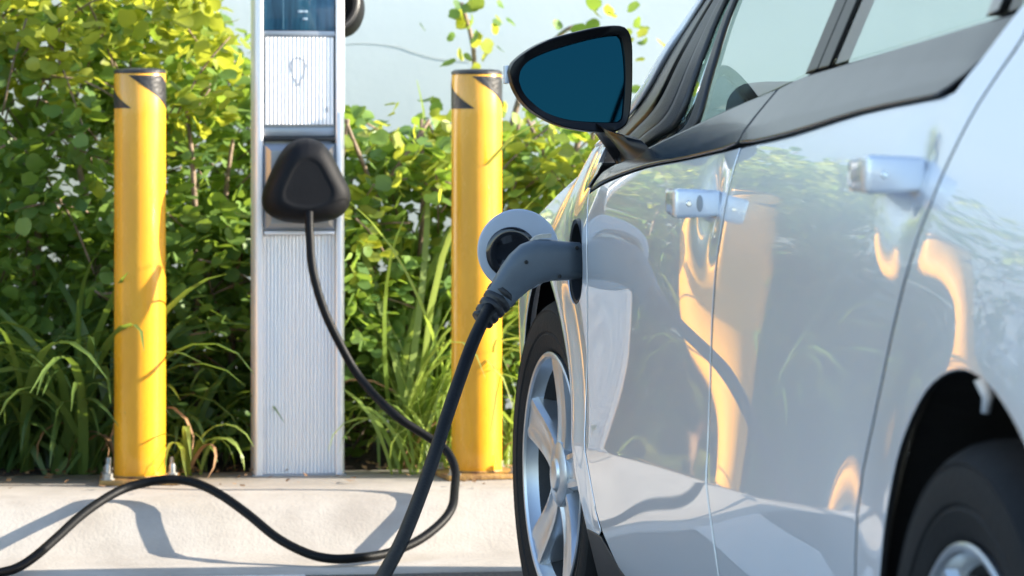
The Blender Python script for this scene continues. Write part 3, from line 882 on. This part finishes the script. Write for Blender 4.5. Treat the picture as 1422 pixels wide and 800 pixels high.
# right-hand side of the car
right_poly = [(1.95, .30)] + [(2.445, .243)] + RARCH[::-1][1:-1] + [(3.166, .243), (5.115, .243)] + FARCH[1:] + [(6.08, .22), (6.08, .50)] + SH[::-1][:-2] + [(5.18, .93), (4.95, .905)] + BELT_U[1:] + [(2.84, 1.085), (2.70, 1.16), (2.45, 1.20), (2.10, 1.22), (1.95, 1.10), (1.93, .80)]
panel('right_side', right_poly, PAINT, car, res=0.06, step=0.04, mirror=True)
panel('right_pillar', [(3.805, 1.033), (3.72, 1.40), (3.61, 1.40), (3.688, 1.040)], GLOSSBLACK, car, fn=frame_x, res=0.08, bev=0.002, mirror=True)
panel('right_front_window', [(4.60, .955), (4.46, 1.157), (4.25, 1.385), (3.72, 1.395), (3.80, 1.036)], GLASS, car, fn=glass_x, res=0.08, bev=0.001, flange=0, mirror=True)
panel('right_rear_window', [(3.685, 1.042), (3.61, 1.395), (3.0, 1.385), (2.62, 1.30), (2.80, 1.12), (2.955, 1.084)], GLASS, car, fn=glass_x, res=0.08, bev=0.001, flange=0, mirror=True)
v = [(2 * XC - p.x, p.y, p.z) for p in AP] + [(2 * XC - p.x - .05, p.y - .06, p.z) for p in AP]
n = len(AP); f = [(i, i + 1, n + i + 1, n + i) for i in range(n - 1)]
o = obj('right_windscreen_pillar', v, f, BLACKPL, car); md = o.modifiers.new('thickness', 'SOLIDIFY'); md.thickness = 0.02

# dark structure behind the panels, floor, wheel houses
def back_x(Y, Z): return side_x(Y, Z, False) + 0.030
panel('inner_panel', [(3.19, .20), (5.09, .20), (5.135, .30), (5.165, .40), (5.14, .60), (5.135, .66), (5.12, .80), (5.11, .86), (4.9, .885), (3.0, .985), (2.90, 1.03), (2.80, 1.05), (2.86, .95), (3.04, .74), (3.16, .60), (3.19, .45)], DARK, car, fn=back_x, res=0.06, step=0.05, flange=0)
bm = bmesh.new(); bm_box(bm, (.90, 1.98, .17), (2 * XC - .90, 6.05, .27)); bobj('floor_pan', bm, DARK, car)
def wheel_house(cy, rad, x_out, side=1):
    v, f = [], []
    N_ = 24
    for j, x in enumerate((x_out, x_out + .05, x_out + .34)):
        for k in range(N_ + 1):
            a = R(-28) + R(236) * k / N_
            v.append((x, cy + rad * math.cos(a), .34 + rad * math.sin(a)))
    for j in range(2):
        for k in range(N_):
            a = j * (N_ + 1) + k; f.append((a, a + 1, a + N_ + 2, a + N_ + 1))
    f.append(tuple(range(2 * (N_ + 1), 3 * (N_ + 1))))
    if side < 0: v = [(2 * XC - x, y, z) for x, y, z in v]
    return obj('wheel_house', v, f, DARK, car, smooth=False)
for s in (1, -1):
    wheel_house(5.52, .42, .858, s); wheel_house(2.80, .405, .848, s)
tube('arch_clip', [(.862, 2.875, .716), (.868, 2.872, .698), (.866, 2.874, .682)], [.008, .006, .0045], LIDGREY, car, seg=8)

# interior
box('dashboard', (1.00, 4.88, .62), (2 * XC - 1.00, 5.20, .955), DASH, car, 0.05, 5)
box('instrument_hood', (1.06, 4.86, .93), (1.46, 5.06, 1.045), DASH, car, 0.045, 5)
stw = link(bpy.data.objects.new('steering_wheel', None), car); stw.location = (1.27, 4.76, .865); stw.rotation_euler = (R(64), 0, 0)
v, f = tube_geo([(0.186 * math.cos(2 * PI * k / 40), 0.186 * math.sin(2 * PI * k / 40), 0) for k in range(41)], 0.016, 10); obj('steering_rim', v, f, BLACKPL, stw)
loft('steering_hub', [[(0.07 * math.cos(2 * PI * k / 20), 0.055 * math.sin(2 * PI * k / 20), z) for k in range(20)] for z in (-.02, .02)], DASH, stw)
for a in (0, 180, 270):
    dx, dy = math.cos(R(a)), math.sin(R(a))
    tube('steering_spoke', [(dx * .06, dy * .05, 0), (dx * .18, dy * .18, 0)], [.016, .012], ZINC, stw, seg=8)
def seat(x, y, w):
    s = link(bpy.data.objects.new('seat', None), car); s.location = (x, y, .30)
    box('seat_cushion', (-w / 2, -.02, .0), (w / 2, .50, .18), SEAT, s, .05, 4)
    bk = box('seat_backrest', (-w / 2 + .01, -.07, .0), (w / 2 - .01, .07, .64), SEAT, s, .055, 4)
    bk.location = (0, 0, .10); bk.rotation_euler = (R(16), 0, 0)
    hd = box('headrest', (-.13, -.05, .69), (.13, .06, .87), SEAT, s, .045, 4)
    hd.location = (0, -.02, .10); hd.rotation_euler = (R(16), 0, 0)
for x in (1.33, 2 * XC - 1.33): seat(x, 3.98, .50); seat(x, 3.02, .52)
grid('headliner', [across(1.10, 4.38, 1.385, .03), across(1.095, 3.5, 1.398, .035), across(1.10, 2.6, 1.33, .04)], HEAD)
box('blue_reflection_card', (2 * XC - 1.35, 5.02, 1.06), (2 * XC - 1.25, 5.022, 1.11), mat('pale_blue_reflection', (.15, .45, .62), .5), car, 0.0005)  # blue card stands in for a light blue reflection in the window

# door handles: standing bar with feet, key slot and screw, over the pressed cup
def handle(door, y0, cz, rise, lock):
    """y0: rear end of the handle; a blunt rear block stands off the skin, the grip bar runs forward from it"""
    x0 = side_x(y0 + .09, cz, False)
    Ln = .140
    rings = []
    for q, bow, tx, hh in ((0.10, .0355, .013, .0198), (.33, .0355, .013, .0196), (.345, .0352, .013, .0194), (.55, .0350, .0125, .0188), (.75, .032, .012, .018), (.90, .024, .0115, .017), (1.0, .014, .010, .014)):
        c = Vector((x0 - bow, y0 + Ln * q, cz + rise * q))
        rr = []
        for j in range(20):
            a = 2 * PI * j / 20; ca, sa = math.cos(a), math.sin(a)
            rr.append(c + Vector((math.copysign(abs(ca) ** .4, ca) * tx, 0, math.copysign(abs(sa) ** .4, sa) * hh)))
        rings.append(rr)
    h = loft('door_handle', rings, PAINT, door, angle=60)
    bm = bmesh.new(); bm_box(bm, (x0 - .049, y0, cz - .0205), (x0 + .014, y0 + .043, cz + .0205), .0055, 3)
    for v in bm.verts:
        if v.co.x > x0 - .01: v.co.z = cz + (v.co.z - cz) * .86
    bobj('handle_block', bm, PAINT, h, angle=40)
    box('handle_foot', (x0 - .02, y0 + Ln - .03, cz - .012 + rise), (x0 + .012, y0 + Ln - .004, cz + .012 + rise), PAINT, h, .006, 3)
    if lock:
        loft('key_slot', [[(x0 - .016 + .0045 * q * math.cos(2 * PI * j / 16), yy, cz + .0115 * q * math.sin(2 * PI * j / 16)) for j in range(16)] for yy, q in ((y0 + .004, 1.0), (y0 - .0008, 1.0), (y0 - .001, .75))], ALUDARK, h, angle=40)
    lathe('handle_screw', [(.0042, .006), (.0042, -.001), (.003, -.002), (0, -.002)], CHROME, h, axis='Y', seg=14, center=(x0 - .031, y0, cz))
handle(car, 4.062, .862, .002, True)
handle(car, 3.076, .913, -.002, False)

# open charge lid on its hinge arm
LX, LY, LZ, LR = .753, 5.345, .752, .0735
lidp = lathe('charge_port_lid', [(0.0, .006), (LR - .006, .006), (LR - .001, .003), (LR, 0.0), (LR - .002, -.004), (LR - .008, -.006), (.0, -.0062)], LIDGREY, car, axis='Y', seg=56, center=(LX, LY, LZ))
lathe('lid_recess', [(.046, -.004), (.046, -.0085), (.044, -.0098), (.030, -.0092), (.028, -.0078), (0, -.0075)], GLOSSBLACK, lidp, axis='Y', seg=44, center=(LX - .013, LY, LZ - .004))
tube('hinge_arm', catmull([(LX + .02, LY - .008, LZ - .01), (LX + .05, LY - .035, LZ - .012), (.838, LY - .055, LZ - .013), (.86, LY - .09, LZ - .014)], 5), .009, BLACKPL, lidp, seg=10)

# wing mirror
k_ = .976
MO = [(0.688, 1.061), (0.695, 1.078), (0.723, 1.1), (0.759, 1.117), (0.802, 1.129), (0.844, 1.138), (0.875, 1.14), (0.89, 1.133), (0.897, 1.113), (0.898, 1.074), (0.897, 1.026), (0.892, 0.984), (0.882, 0.968), (0.86, 0.96), (0.82, 0.962), (0.777, 0.97), (0.741, 0.986), (0.714, 1.006), (0.696, 1.033)]
MG = [(0.707, 1.047), (0.71, 1.064), (0.725, 1.081), (0.753, 1.095), (0.79, 1.107), (0.832, 1.118), (0.865, 1.123), (0.877, 1.12), (0.883, 1.092), (0.885, 1.05), (0.882, 1.002), (0.879, 0.983), (0.869, 0.978), (0.832, 0.978), (0.79, 0.982), (0.753, 0.994), (0.726, 1.014), (0.713, 1.03)]
def scl(P): return [(x * k_, .95 + (z - .95) * k_) for x, z in P]
def resample(P, n):
    P = [Vector((p[0], p[1], 0)) for p in catmull([(x, z, 0) for x, z in P + P[:1]], 6)]
    Ls = [0]
    for a, b in zip(P, P[1:]): Ls.append(Ls[-1] + (b - a).length)
    out = []
    i = 0
    for k in range(n):
        t = Ls[-1] * k / n
        while Ls[i + 1] < t: i += 1
        out.append(P[i].lerp(P[i + 1], (t - Ls[i]) / max(1e-9, Ls[i + 1] - Ls[i])))
    return [(p.x, p.y) for p in out]
MYY = 4.88
mo = resample(scl(MO), 72); mg = resample(scl(MG), 72)
cxm = sum(p[0] for p in mo) / 72; czm = sum(p[1] for p in mo) / 72
def mring(P, s, y, dx=0.0): return [(cxm + dx + (x - cxm) * s, y, czm + (z - czm) * s) for x, z in P]
mir = loft('wing_mirror', [mring(mg, 1.0, MYY + .022), mring(mg, 1.012, MYY + .001), mring(mo, .965, MYY - .004), mring(mo, .985, MYY - .003), mring(mo, 1.0, MYY + .006), mring(mo, 1.005, MYY + .02), mring(mo, .985, MYY + .05, .003),
                  mring(mo, .90, MYY + .085, .008), mring(mo, .70, MYY + .112, .014), mring(mo, .40, MYY + .125, .018), mring(mo, .12, MYY + .128, .02)], SATIN, car, angle=50)
gv = mring(mg, .995, MYY + .006)
cxg = sum(p[0] for p in gv) / 72; czg = sum(p[2] for p in gv) / 72
vv = []
for s in (1.0, .8, .6, .4, .2):
    for x, y, z in gv:
        xx, zz = cxg + (x - cxg) * s, czg + (z - czg) * s
        vv.append((xx, y - .05 * (xx - cxg) + .05 * (zz - czg) + .01, zz))
ff = [(j * 72 + k, j * 72 + (k + 1) % 72, (j + 1) * 72 + (k + 1) % 72, (j + 1) * 72 + k) for j in range(4) for k in range(72)] + [tuple(range(4 * 72, 5 * 72))]
obj('mirror_glass', vv, ff, MIRROR, mir)
box('turn_lamp', (.6685, MYY + .018, 1.040), (.676, MYY + .05, 1.070), mat('clear_lamp_plastic', (.75, .78, .82), .2), mir, .003)
def arm_ring(cx, cy, cz, hy, hz, tilt=0):
    out = []
    for j in range(20):
        a = 2 * PI * j / 20; ca, sa = math.cos(a), math.sin(a)
        out.append((cx - math.sin(R(tilt)) * math.copysign(abs(sa) ** .8, sa) * hz, cy + math.copysign(abs(ca) ** .8, ca) * hy, cz + math.copysign(abs(sa) ** .8, sa) * hz))
    return out
loft('mirror_arm', [arm_ring(.872, 4.80, .913, .14, .040, 20), arm_ring(.853, 4.83, .923, .115, .037, 26), arm_ring(.842, 4.88, .938, .075, .032, 45), arm_ring(.836, 4.94, .955, .045, .032, 65), arm_ring(.836, 4.955, .972, .036, .030, 70)], SATIN, mir, angle=60)

# wheels
def make_wheel():
    w = bpy.data.objects.new('wheel', None); link(w, car)
    TR, RRm, Wd = .327, .228, .20
    lathe('tyre', [(RRm - .004, .012), (RRm + .004, .004), (RRm + .012, .0015), (RRm + .030, -.003), (RRm + .034, -.0012), (RRm + .038, -.0042), (RRm + .060, -.005), (TR - .026, -.001), (TR - .022, -.0022), (TR - .012, .008), (TR - .004, .022), (TR, .04),
                   (TR + .001, .07), (TR - .004, .072), (TR - .004, .078), (TR + .001, .08), (TR + .001, .12), (TR - .004, .122), (TR - .004, .128), (TR + .001, .13), (TR, .17), (TR - .012, .195), (RRm, .20)], RUBBER, w, axis='X', seg=96, open_=True, angle=30)
    lathe('rim_barrel', [(RRm - .003, .008), (RRm - .001, .001), (RRm - .004, -.001), (RRm - .009, .0), (RRm - .013, .004), (RRm - .016, .016), (RRm - .022, .026)], ALLOY, w, axis='X', seg=96, open_=True, angle=30)
    lathe('rim_well', [(RRm - .022, .0262), (RRm - .030, .05), (RRm - .036, .10), (RRm - .03, .19)], RIMDARK, w, axis='X', seg=64, open_=True, angle=30)
    lathe('hub_cap', [(.062, .030), (.060, .016), (.054, .012), (.034, .010), (.031, .009), (.029, .006), (.024, .0045), (0, .004)], ALLOY, w, axis='X', seg=40)
    lathe('brake_disc', [(.06, .085), (.148, .085), (.148, .105), (.06, .105)], STEEL, w, axis='X', seg=48)
    lathe('hub_back', [(.0, .060), (.062, .060), (.062, .12), (.0, .12)], DARK, w, axis='X', seg=24)
    for i in range(5):
        a0 = R(97 + 72 * i)
        rings = []
        for q in range(9):
            t = q / 8
            r = .030 + (.214 - .030) * t
            half = .034 + .004 * t + .010 * t ** 3          # half width
            rec = .005 - .003 * t                        # groove depth of the middle flute
            xf = .014 + .010 * math.sin(PI * min(1, t * 1.02)) * (1 - .5 * t) - .010 * t
            rad = Vector((0, math.cos(a0), math.sin(a0))); tan = Vector((0, -math.sin(a0), math.cos(a0)))
            prof = [(-half, xf + .045), (-half, xf + .012), (-half * .86, xf + .001), (-half * .62, xf), (-half * .40, xf + rec), (half * .40, xf + rec), (half * .62, xf), (half * .86, xf + .001), (half, xf + .012), (half, xf + .045)]
            rings.append([rad * r + tan * u + Vector((x, 0, 0)) for u, x in prof])
        loft('spoke', rings, ALLOY, w, angle=25)
        b = R(97 + 36 + 72 * i)
        lathe('lug_nut', [(.011, .045), (.011, .020), (.008, .018), (0, .018)], STEEL, w, axis='X', seg=6, center=(0, .048 * math.cos(b), .048 * math.sin(b)))
    lathe('valve_stem', [(.004, .03), (.004, -.002), (0, -.003)], BLACKPL, w, axis='X', seg=8, center=(.012, .19 * math.cos(R(205)), .19 * math.sin(R(205))))
    return w
w0 = make_wheel()
w0.location = (.842, 5.55, .329); w0.rotation_euler = (0, 0, R(5))
w1 = copy_tree(w0, car); w1.location = (.846, 2.862, .329); w1.rotation_euler = (R(25), 0, 0)
for wsrc, yy in ((w0, 5.545), (w1, 2.862)):
    wr = copy_tree(wsrc, car); wr.location = (2 * XC - .846, yy, .329); wr.rotation_euler = (0, 0, R(180) + (R(5) if yy > 5 else 0))

# ------------------------------------------------------------------ planting
CAMP = Vector((0, 0, .95)); TH = R(7.9)
def view_depth(p):
    """picture position (for deciding which leaves are modelled one by one)"""
    dx, dy, dz = p[0], p[1], p[2] - .95
    return dx * math.cos(TH) - dy * math.sin(TH), dx * math.sin(TH) + dy * math.cos(TH), dz
def in_view(p):
    a, dd, z = view_depth(p)
    if dd < .5: return False
    px = 711 + 4213 * a / dd; py = 193 - 4213 * z / dd
    return -20 < px < 980 and -20 < py < 690

def leaf_mesh(name, m, size, fold, tip, seedv):
    rr = random.Random(seedv)
    n = 12
    v = [(0, 0, 0)]
    for k in range(n):
        a = 2 * PI * k / n
        r = 0.5 * (1 + .07 * rr.uniform(-1, 1))
        x = r * math.cos(a); y = r * math.sin(a) * .95
        if k == 0: x += tip
        if k == n // 2: x += .10
        z = fold * abs(y) - .14 * x * x + .03 * rr.uniform(-1, 1)
        v.append((x * size, y * size, z * size))
    v[0] = (0.02 * size, 0, -.02 * size)
    f = [(0, 1 + k, 1 + (k + 1) % n) for k in range(n)]
    v = [(x + size * .45, y, z) for x, y, z in v]          # stalk end at the origin
    return mesh_data(name, v, f, m)
LM_Y = [leaf_mesh('leaf', LEAF_Y, 1, f_, t_, i) for i, (f_, t_) in enumerate(((.10, .06), (.28, .03), (.02, .08), (.18, .0)))]
LM_M = [leaf_mesh('leaf', LEAF_M, 1, f_, t_, 10 + i) for i, (f_, t_) in enumerate(((.10, .06), (.28, .03), (.02, .08), (.18, .0)))]

def emit_leaves(leaves, parent, cap=300):
    """leaves: (location, Euler, size, young, variant). The ones that show largest are objects, the rest one mass."""
    seen = sorted((l for l in leaves if in_view(l[0])), key=lambda l: view_depth(l[0])[1] / l[2])
    single = seen[:cap]
    ids = {id(l) for l in single}
    rest = [l for l in leaves if id(l) not in ids]
    for loc, e, s, young, var in single:
        o = bpy.data.objects.new('leaf', (LM_Y if young else LM_M)[var])
        o.location = loc; o.rotation_euler = e; o.scale = (s, s, s)
        COL.objects.link(o); o.parent = parent
    for young, nm in ((True, 'young_foliage'), (False, 'foliage')):
        V, F = [], []
        for loc, e, s, yg, var in rest:
            if yg != young: continue
            me = (LM_Y if yg else LM_M)[var]
            M = Matrix.Translation(loc) @ e.to_matrix().to_4x4() @ Matrix.Scale(s, 4)
            b = len(V)
            V += [M @ vv.co for vv in me.vertices]
            F += [tuple(b + i for i in p.vertices) for p in me.polygons]
        if V:
            o = obj(nm, V, F, LEAF_YI if young else LEAF_MI, parent)
            o['kind'] = 'stuff'

def shrub(label, x0, x1, y0, y1, zmin, top, n_tw, seedv, young_from, size=.048, trunk=None, density=9, group='shrubs in the planting bed', cap=300, name='shrub'):
    """a bushy plant: leafy twigs filling the volume under the height line top(x)"""
    rr = random.Random(seedv)
    cx = (x0 + x1) / 2; cy = (y0 + y1) / 2
    t = thing(name, label, 'shrub', (cx, cy, .128), group)
    B = Vector((cx, cy, .128))
    leaves = []
    stems = trunk or [[(rr.uniform(x0, x1) * .5 + cx * .5, cy + .1, .12), (rr.uniform(x0, x1), cy, .6), (rr.uniform(x0, x1), cy - .1, 1.0)] for _ in range(4)]
    for s in stems:
        pts = [Vector(p) - B for p in catmull(s, 5)]
        nn = len(pts)
        tube('branch', pts, [.012 * (1 - .65 * i / nn) for i in range(nn)], BARK, t, seg=7)
    for i in range(n_tw):
        x = rr.uniform(x0, x1); tp = top(x)
        if tp <= zmin + .03: continue
        q = rr.random()
        z = zmin + (tp - zmin) * q
        y = y0 + (y1 - y0) * rr.random() ** 1.25
        y += .12 * max(0, (q - .75) * 4)
        p0 = Vector((x, y, z))
        # gaps: leave holes where the noise is low
        if noise.noise(Vector((x * 6.5, y * 3, z * 6.5 + seedv))) < (-.06 if y < y0 + .42 else -.6): continue
        dirv = Vector((rr.uniform(-.8, .8), rr.uniform(-1.0, .3), rr.uniform(-.1, .9))).normalized()
        L = rr.uniform(.06, .15)
        m = rr.randint(density - 3, density + 2)
        tone = .26 * noise.noise(Vector((x * 4, y * 4, z * 4 + 9)))
        for k in range(m):
            s_ = (k + .5) / m
            p = p0 + dirv * L * s_ + Vector((rr.gauss(0, .022), rr.gauss(0, .022), rr.gauss(0, .022)))
            if p.y > 8.68: continue
            sz = size * rr.uniform(.55, 1.15)
            tilt = rr.gauss(0, .55)
            e = Euler((rr.gauss(.45, .5), rr.gauss(.15, .5), rr.uniform(0, 2 * PI)), 'XYZ')
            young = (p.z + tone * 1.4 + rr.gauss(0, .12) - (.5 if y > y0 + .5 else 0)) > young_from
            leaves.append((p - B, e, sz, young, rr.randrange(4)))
        if i % 4 == 0:
            tw = [p0 - B - dirv * .10 + Vector((0, .05, -.04)), p0 - B, p0 - B + dirv * L]
            V, F = tube_geo(catmull(tw, 3), .0028, 5); TW.append((V, F, t))
    # move the in-view test into world space by shifting before emitting
    world_leaves = [((l[0] + B), l[1], l[2], l[3], l[4]) for l in leaves]
    order = sorted(range(len(leaves)), key=lambda i: 0)
    seen = sorted((i for i in range(len(leaves)) if in_view(world_leaves[i][0])), key=lambda i: view_depth(world_leaves[i][0])[1] / world_leaves[i][2])[:cap]
    sset = set(seen)
    for i in seen:
        loc, e, s, young, var = leaves[i]
        o = bpy.data.objects.new('leaf', (LM_Y if young else LM_M)[var])
        o.location = loc; o.rotation_euler = e; o.scale = (s, s, s)
        COL.objects.link(o); o.parent = t
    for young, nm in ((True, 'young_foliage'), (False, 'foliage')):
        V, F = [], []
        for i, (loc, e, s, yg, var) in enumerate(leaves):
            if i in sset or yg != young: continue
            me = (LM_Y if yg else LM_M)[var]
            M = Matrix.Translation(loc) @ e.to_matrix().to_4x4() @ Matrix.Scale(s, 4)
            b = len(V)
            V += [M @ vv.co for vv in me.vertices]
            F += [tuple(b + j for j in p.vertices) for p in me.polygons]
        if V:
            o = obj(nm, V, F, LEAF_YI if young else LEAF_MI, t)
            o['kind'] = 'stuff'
    V, F = [], []
    for vv, ff, tt in TW:
        if tt is t:
            b = len(V); V += vv; F += [tuple(b + j for j in q) for q in ff]
    if V:
        o = obj('twig', V, F, BARK, t); o['kind'] = 'stuff'
    return t
TW = []

def lin(pts):
    def fn(x):
        if x <= pts[0][0]: return pts[0][1]
        for (a, za), (b, zb) in zip(pts, pts[1:]):
            if x <= b: return za + (zb - za) * (x - a) / (b - a)
        return pts[-1][1]
    return fn

shrub('tall round leaved shrub at the far left, dark and gappy low down', -.42, .10, 7.62, 8.40, .16, lin([(-.42, 1.55), (-.1, 1.52), (.1, 1.45)]), 820, 11, 1.20,
      trunk=[[(-.20, 8.0, .1), (-.17, 7.9, .45), (-.13, 7.75, .70), (-.20, 7.8, .9)], [(-.05, 8.1, .1), (.02, 8.0, .6), (-.08, 8.0, 1.1), (-.02, 7.95, 1.35)]])
shrub('tall shrub with sunlit yellow green crown between left bollard and station', .10, .50, 7.62, 8.40, .16, lin([(.10, 1.48), (.27, 1.38), (.33, 1.20), (.42, 1.10), (.50, 1.04)]), 740, 12, 1.08,
      trunk=[[(.27, 7.9, .1), (.265, 7.72, .55), (.255, 7.66, .85), (.24, 7.7, 1.02)], [(.37, 8.0, .1), (.355, 7.85, .6), (.34, 7.8, .78), (.36, 7.8, .95)]])
shrub('low round leaved shrub right of the charging station', .56, .98, 7.58, 8.25, .14, lin([(.56, .93), (.68, .99), (.76, .95), (.86, .93), (.98, .98)]), 600, 13, .86)
shrub('low shrub between the right bollard and the silver car', .98, 1.46, 7.58, 8.25, .14, lin([(.98, 1.0), (1.1, .92), (1.2, .88), (1.3, .94), (1.46, 1.0)]), 460, 14, .74)
shrub('round leaved shrub past the left edge', -1.5, -.42, 7.6, 8.3, .16, lin([(-1.5, 1.5), (-.42, 1.55)]), 330, 15, 1.15, density=8, size=.056)
shrub('round leaved shrub behind the car nose', 1.46, 2.7, 7.6, 8.3, .16, lin([(1.46, .85), (2.7, .75)]), 300, 16, .8, density=8, size=.056)
# vine sprays that reach up against the wall
vt = shrub('sparse vine sprays climbing the pale wall above the right bollard', .98, 1.5, 8.35, 8.6, .5, lin([(.98, .60), (1.5, .6)]), 6, 17, .2, name='climbing_vine',
      trunk=[[(1.02, 8.5, .12), (1.03, 8.45, .8), (1.06, 8.4, 1.15), (1.02, 8.38, 1.33)], [(1.10, 8.5, .12), (1.12, 8.45, .7), (1.20, 8.42, 1.1), (1.30, 8.4, 1.24), (1.36, 8.4, 1.27)],
             [(1.2, 8.5, .12), (1.33, 8.45, .8), (1.40, 8.42, 1.12), (1.46, 8.4, 1.20)]])
vr = random.Random(5)
B = Vector(vt.location)
for cx_, cz_, n_, sp in ((1.015, 1.30, 12, .035), (1.06, 1.235, 9, .04), (1.13, 1.29, 5, .03), (1.035, 1.17, 4, .03), (1.37, 1.235, 7, .05), (1.43, 1.18, 9, .05), (1.40, 1.10, 6, .05), (1.28, 1.25, 4, .04), (1.10, .99, 10, .06), (1.2, .98, 6, .05), (1.55, 1.22, 6, .04), (1.58, 1.11, 8, .05), (1.50, 1.30, 4, .04), (1.17, .97, 9, .05), (1.31, .98, 10, .05), (1.25, .93, 9, .05)):
    for _ in range(n_):
        o = bpy.data.objects.new('leaf', (LM_M if vr.random() < .6 else LM_Y)[vr.randrange(4)])
        s = .047 * vr.uniform(.6, 1.1)
        o.location = Vector((cx_ + vr.gauss(0, sp), 8.38 + vr.gauss(0, .04), cz_ + vr.gauss(0, sp))) - B
        o.rotation_euler = (vr.gauss(.9, .4), vr.gauss(0, .4), vr.uniform(0, 2 * PI)); o.scale = (s, s, s)
        COL.objects.link(o); o.parent = vt

# strappy clumps
def blade_mesh(name, m, L, w, arch, twist, seedv, seg=9):
    rr = random.Random(seedv)
    v, f = [], []
    x = z = 0.0; ang = R(84)
    for i in range(seg + 1):
        q = i / seg
        ww = w * (min(1, .55 + 2.2 * q) * (1 - q ** 3.2)) + .0006
        sd_ = twist * q * q
        v += [(x + .15 * ww, sd_ - ww, z + .25 * ww), (x, sd_, z - .15 * ww), (x + .15 * ww, sd_ + ww, z + .25 * ww)]
        ang -= arch / seg * (1.6 * q + .25)
        x += math.cos(ang) * L / seg; z += math.sin(ang) * L / seg
        if i:
            a = 3 * (i - 1)
            f += [(a, a + 1, a + 4, a + 3), (a + 1, a + 2, a + 5, a + 4)]
    return mesh_data(name, v, f, m)
BM = [blade_mesh('blade', BLADE, L, w, a, tw, i) for i, (L, w, a, tw) in enumerate(((.50, .0085, 1.5, .03), (.58, .0095, 1.9, -.05), (.44, .009, 2.4, .04), (.62, .008, 1.1, .06), (.36, .010, 2.7, -.04), (.55, .0100, 2.0, .03)))]
GM = [blade_mesh('blade', BLADE_L, L, w, a, tw, 20 + i) for i, (L, w, a, tw) in enumerate(((.75, .0055, 1.5, .03), (.85, .0065, 2.3, -.05), (.62, .0075, 2.8, .04), (.70, .005, .8, .02), (.5, .0085, 2.7, 0)))]
WM = [blade_mesh('blade', BLADE_L, L, w, a, tw, 50 + i) for i, (L, w, a, tw) in enumerate(((.40, .010, 2.7, .03), (.46, .011, 2.3, -.03), (.34, .009, 3.0, .02)))]
DM = [blade_mesh('blade', LITTER, L, w, a, tw, 70 + i) for i, (L, w, a, tw) in enumerate(((.42, .006, 2.6, .06), (.34, .007, 3.2, -.05)))]
def clump(label, x, y, n, meshes, sc, seedv, spread=.05, group='strap leaved clumps along the kerb', name='strap_leaved_plant', face=None, lean=.35):
    rr = random.Random(seedv)
    t = thing(name, label, 'plant', (x, y, .128), group)
    for i in range(n):
        o = bpy.data.objects.new('blade', DM[i % 2] if i % 12 == 11 else meshes[rr.randrange(len(meshes))])
        a = rr.uniform(0, 2 * PI) if face is None else rr.gauss(face, 1.0)
        o.location = (rr.gauss(0, spread), rr.gauss(0, spread * .6), -.005)
        o.rotation_euler = (rr.gauss(0, .22 if name == 'strap_leaved_plant' else .13), rr.uniform(-.05, lean), a)
        s = sc * rr.uniform(.65, 1.15); o.scale = (s, s, s)
        COL.objects.link(o); o.parent = t
    return t
spots = [(-.235, 7.55, 'dark strap leaved clump at the left edge of the bed'), (-.10, 7.62, 'dense strap leaved clump second from the left edge'), (-.01, 7.53, 'strap leaved clump just left of the left bollard'),
         (.06, 7.75, 'tall strap leaved clump behind the left bollard'), (-.17, 7.85, 'tall strap leaved clump under the far left shrub'), (.20, 7.58, 'strap leaved clump right of the left bollard, blades over the kerb'),
         (.33, 7.72, 'strap leaved clump close to the left of the station')]
for i, (x, y, lb) in enumerate(spots):
    clump(lb, x, y, 70 if x < .1 else 34, BM, 1.2 if x < .1 else .9, 40 + i)
gl = clump('arching yellow green blades bending to the kerb beside the left bollard', .225, 7.43, 16, WM, .72, 60, .022, 'light grass tufts in the bed', 'grass_tuft', face=-1.3)
clump('tall thin light green grass between the station and the right bollard', 0.81, 7.50, 62, GM, 1.06, 61, .045, 'light grass tufts in the bed', 'grass_tuft', lean=.12, face=.2)
clump('small grass tuft at the slab edge just left of the right bollard', .80, 7.37, 22, GM[2:], .72, 62, .03, 'light grass tufts in the bed', 'grass_tuft', face=2.6, lean=.15)
clump('yellowing grass tuft between right bollard and car wheel', 1.05, 7.5, 26, GM, .75, 63, .05, 'light grass tufts in the bed', 'grass_tuft')
for i, x in enumerate((-.45, -.62, -.8, -1.0)):
    clump(('nearest', 'second', 'third', 'farthest')[i] + ' strap leaved clump past the left edge of the bed', x, 7.6, 24, BM, 1.0, 80 + i)

clump('few tall upright grass stalks rising between station and right bollard', .79, 7.56, 12, [GM[0], GM[1], GM[3]], 1.5, 64, .05, 'light grass tufts in the bed', 'grass_tuft', lean=.1)
# dry leaves and chips on the concrete and at the bed edge
V, F = [], []
lr = random.Random(3)
for i in range(260):
    x = lr.uniform(-.4, 1.3); y = 7.40 + abs(lr.gauss(0, .10)) if i % 5 else lr.uniform(7.05, 7.4)
    s = lr.uniform(.006, .018); a = lr.uniform(0, 2 * PI)
    b = len(V); z = .1365 + lr.uniform(0, .008)
    c_, s_ = math.cos(a) * s, math.sin(a) * s
    V += [(x - c_, y - s_, z), (x + s_ * .4, y - c_ * .4, z + lr.uniform(0, .006)), (x + c_, y + s_, z + lr.uniform(0, .008)), (x - s_ * .4, y + c_ * .4, z)]
    F.append((b, b + 1, b + 2, b + 3))
lit = obj('leaf_litter', V, F, LITTER); lit['kind'] = 'stuff'
tag(lit, 'scattered dry brown leaf litter along the bed edge', 'leaf litter')
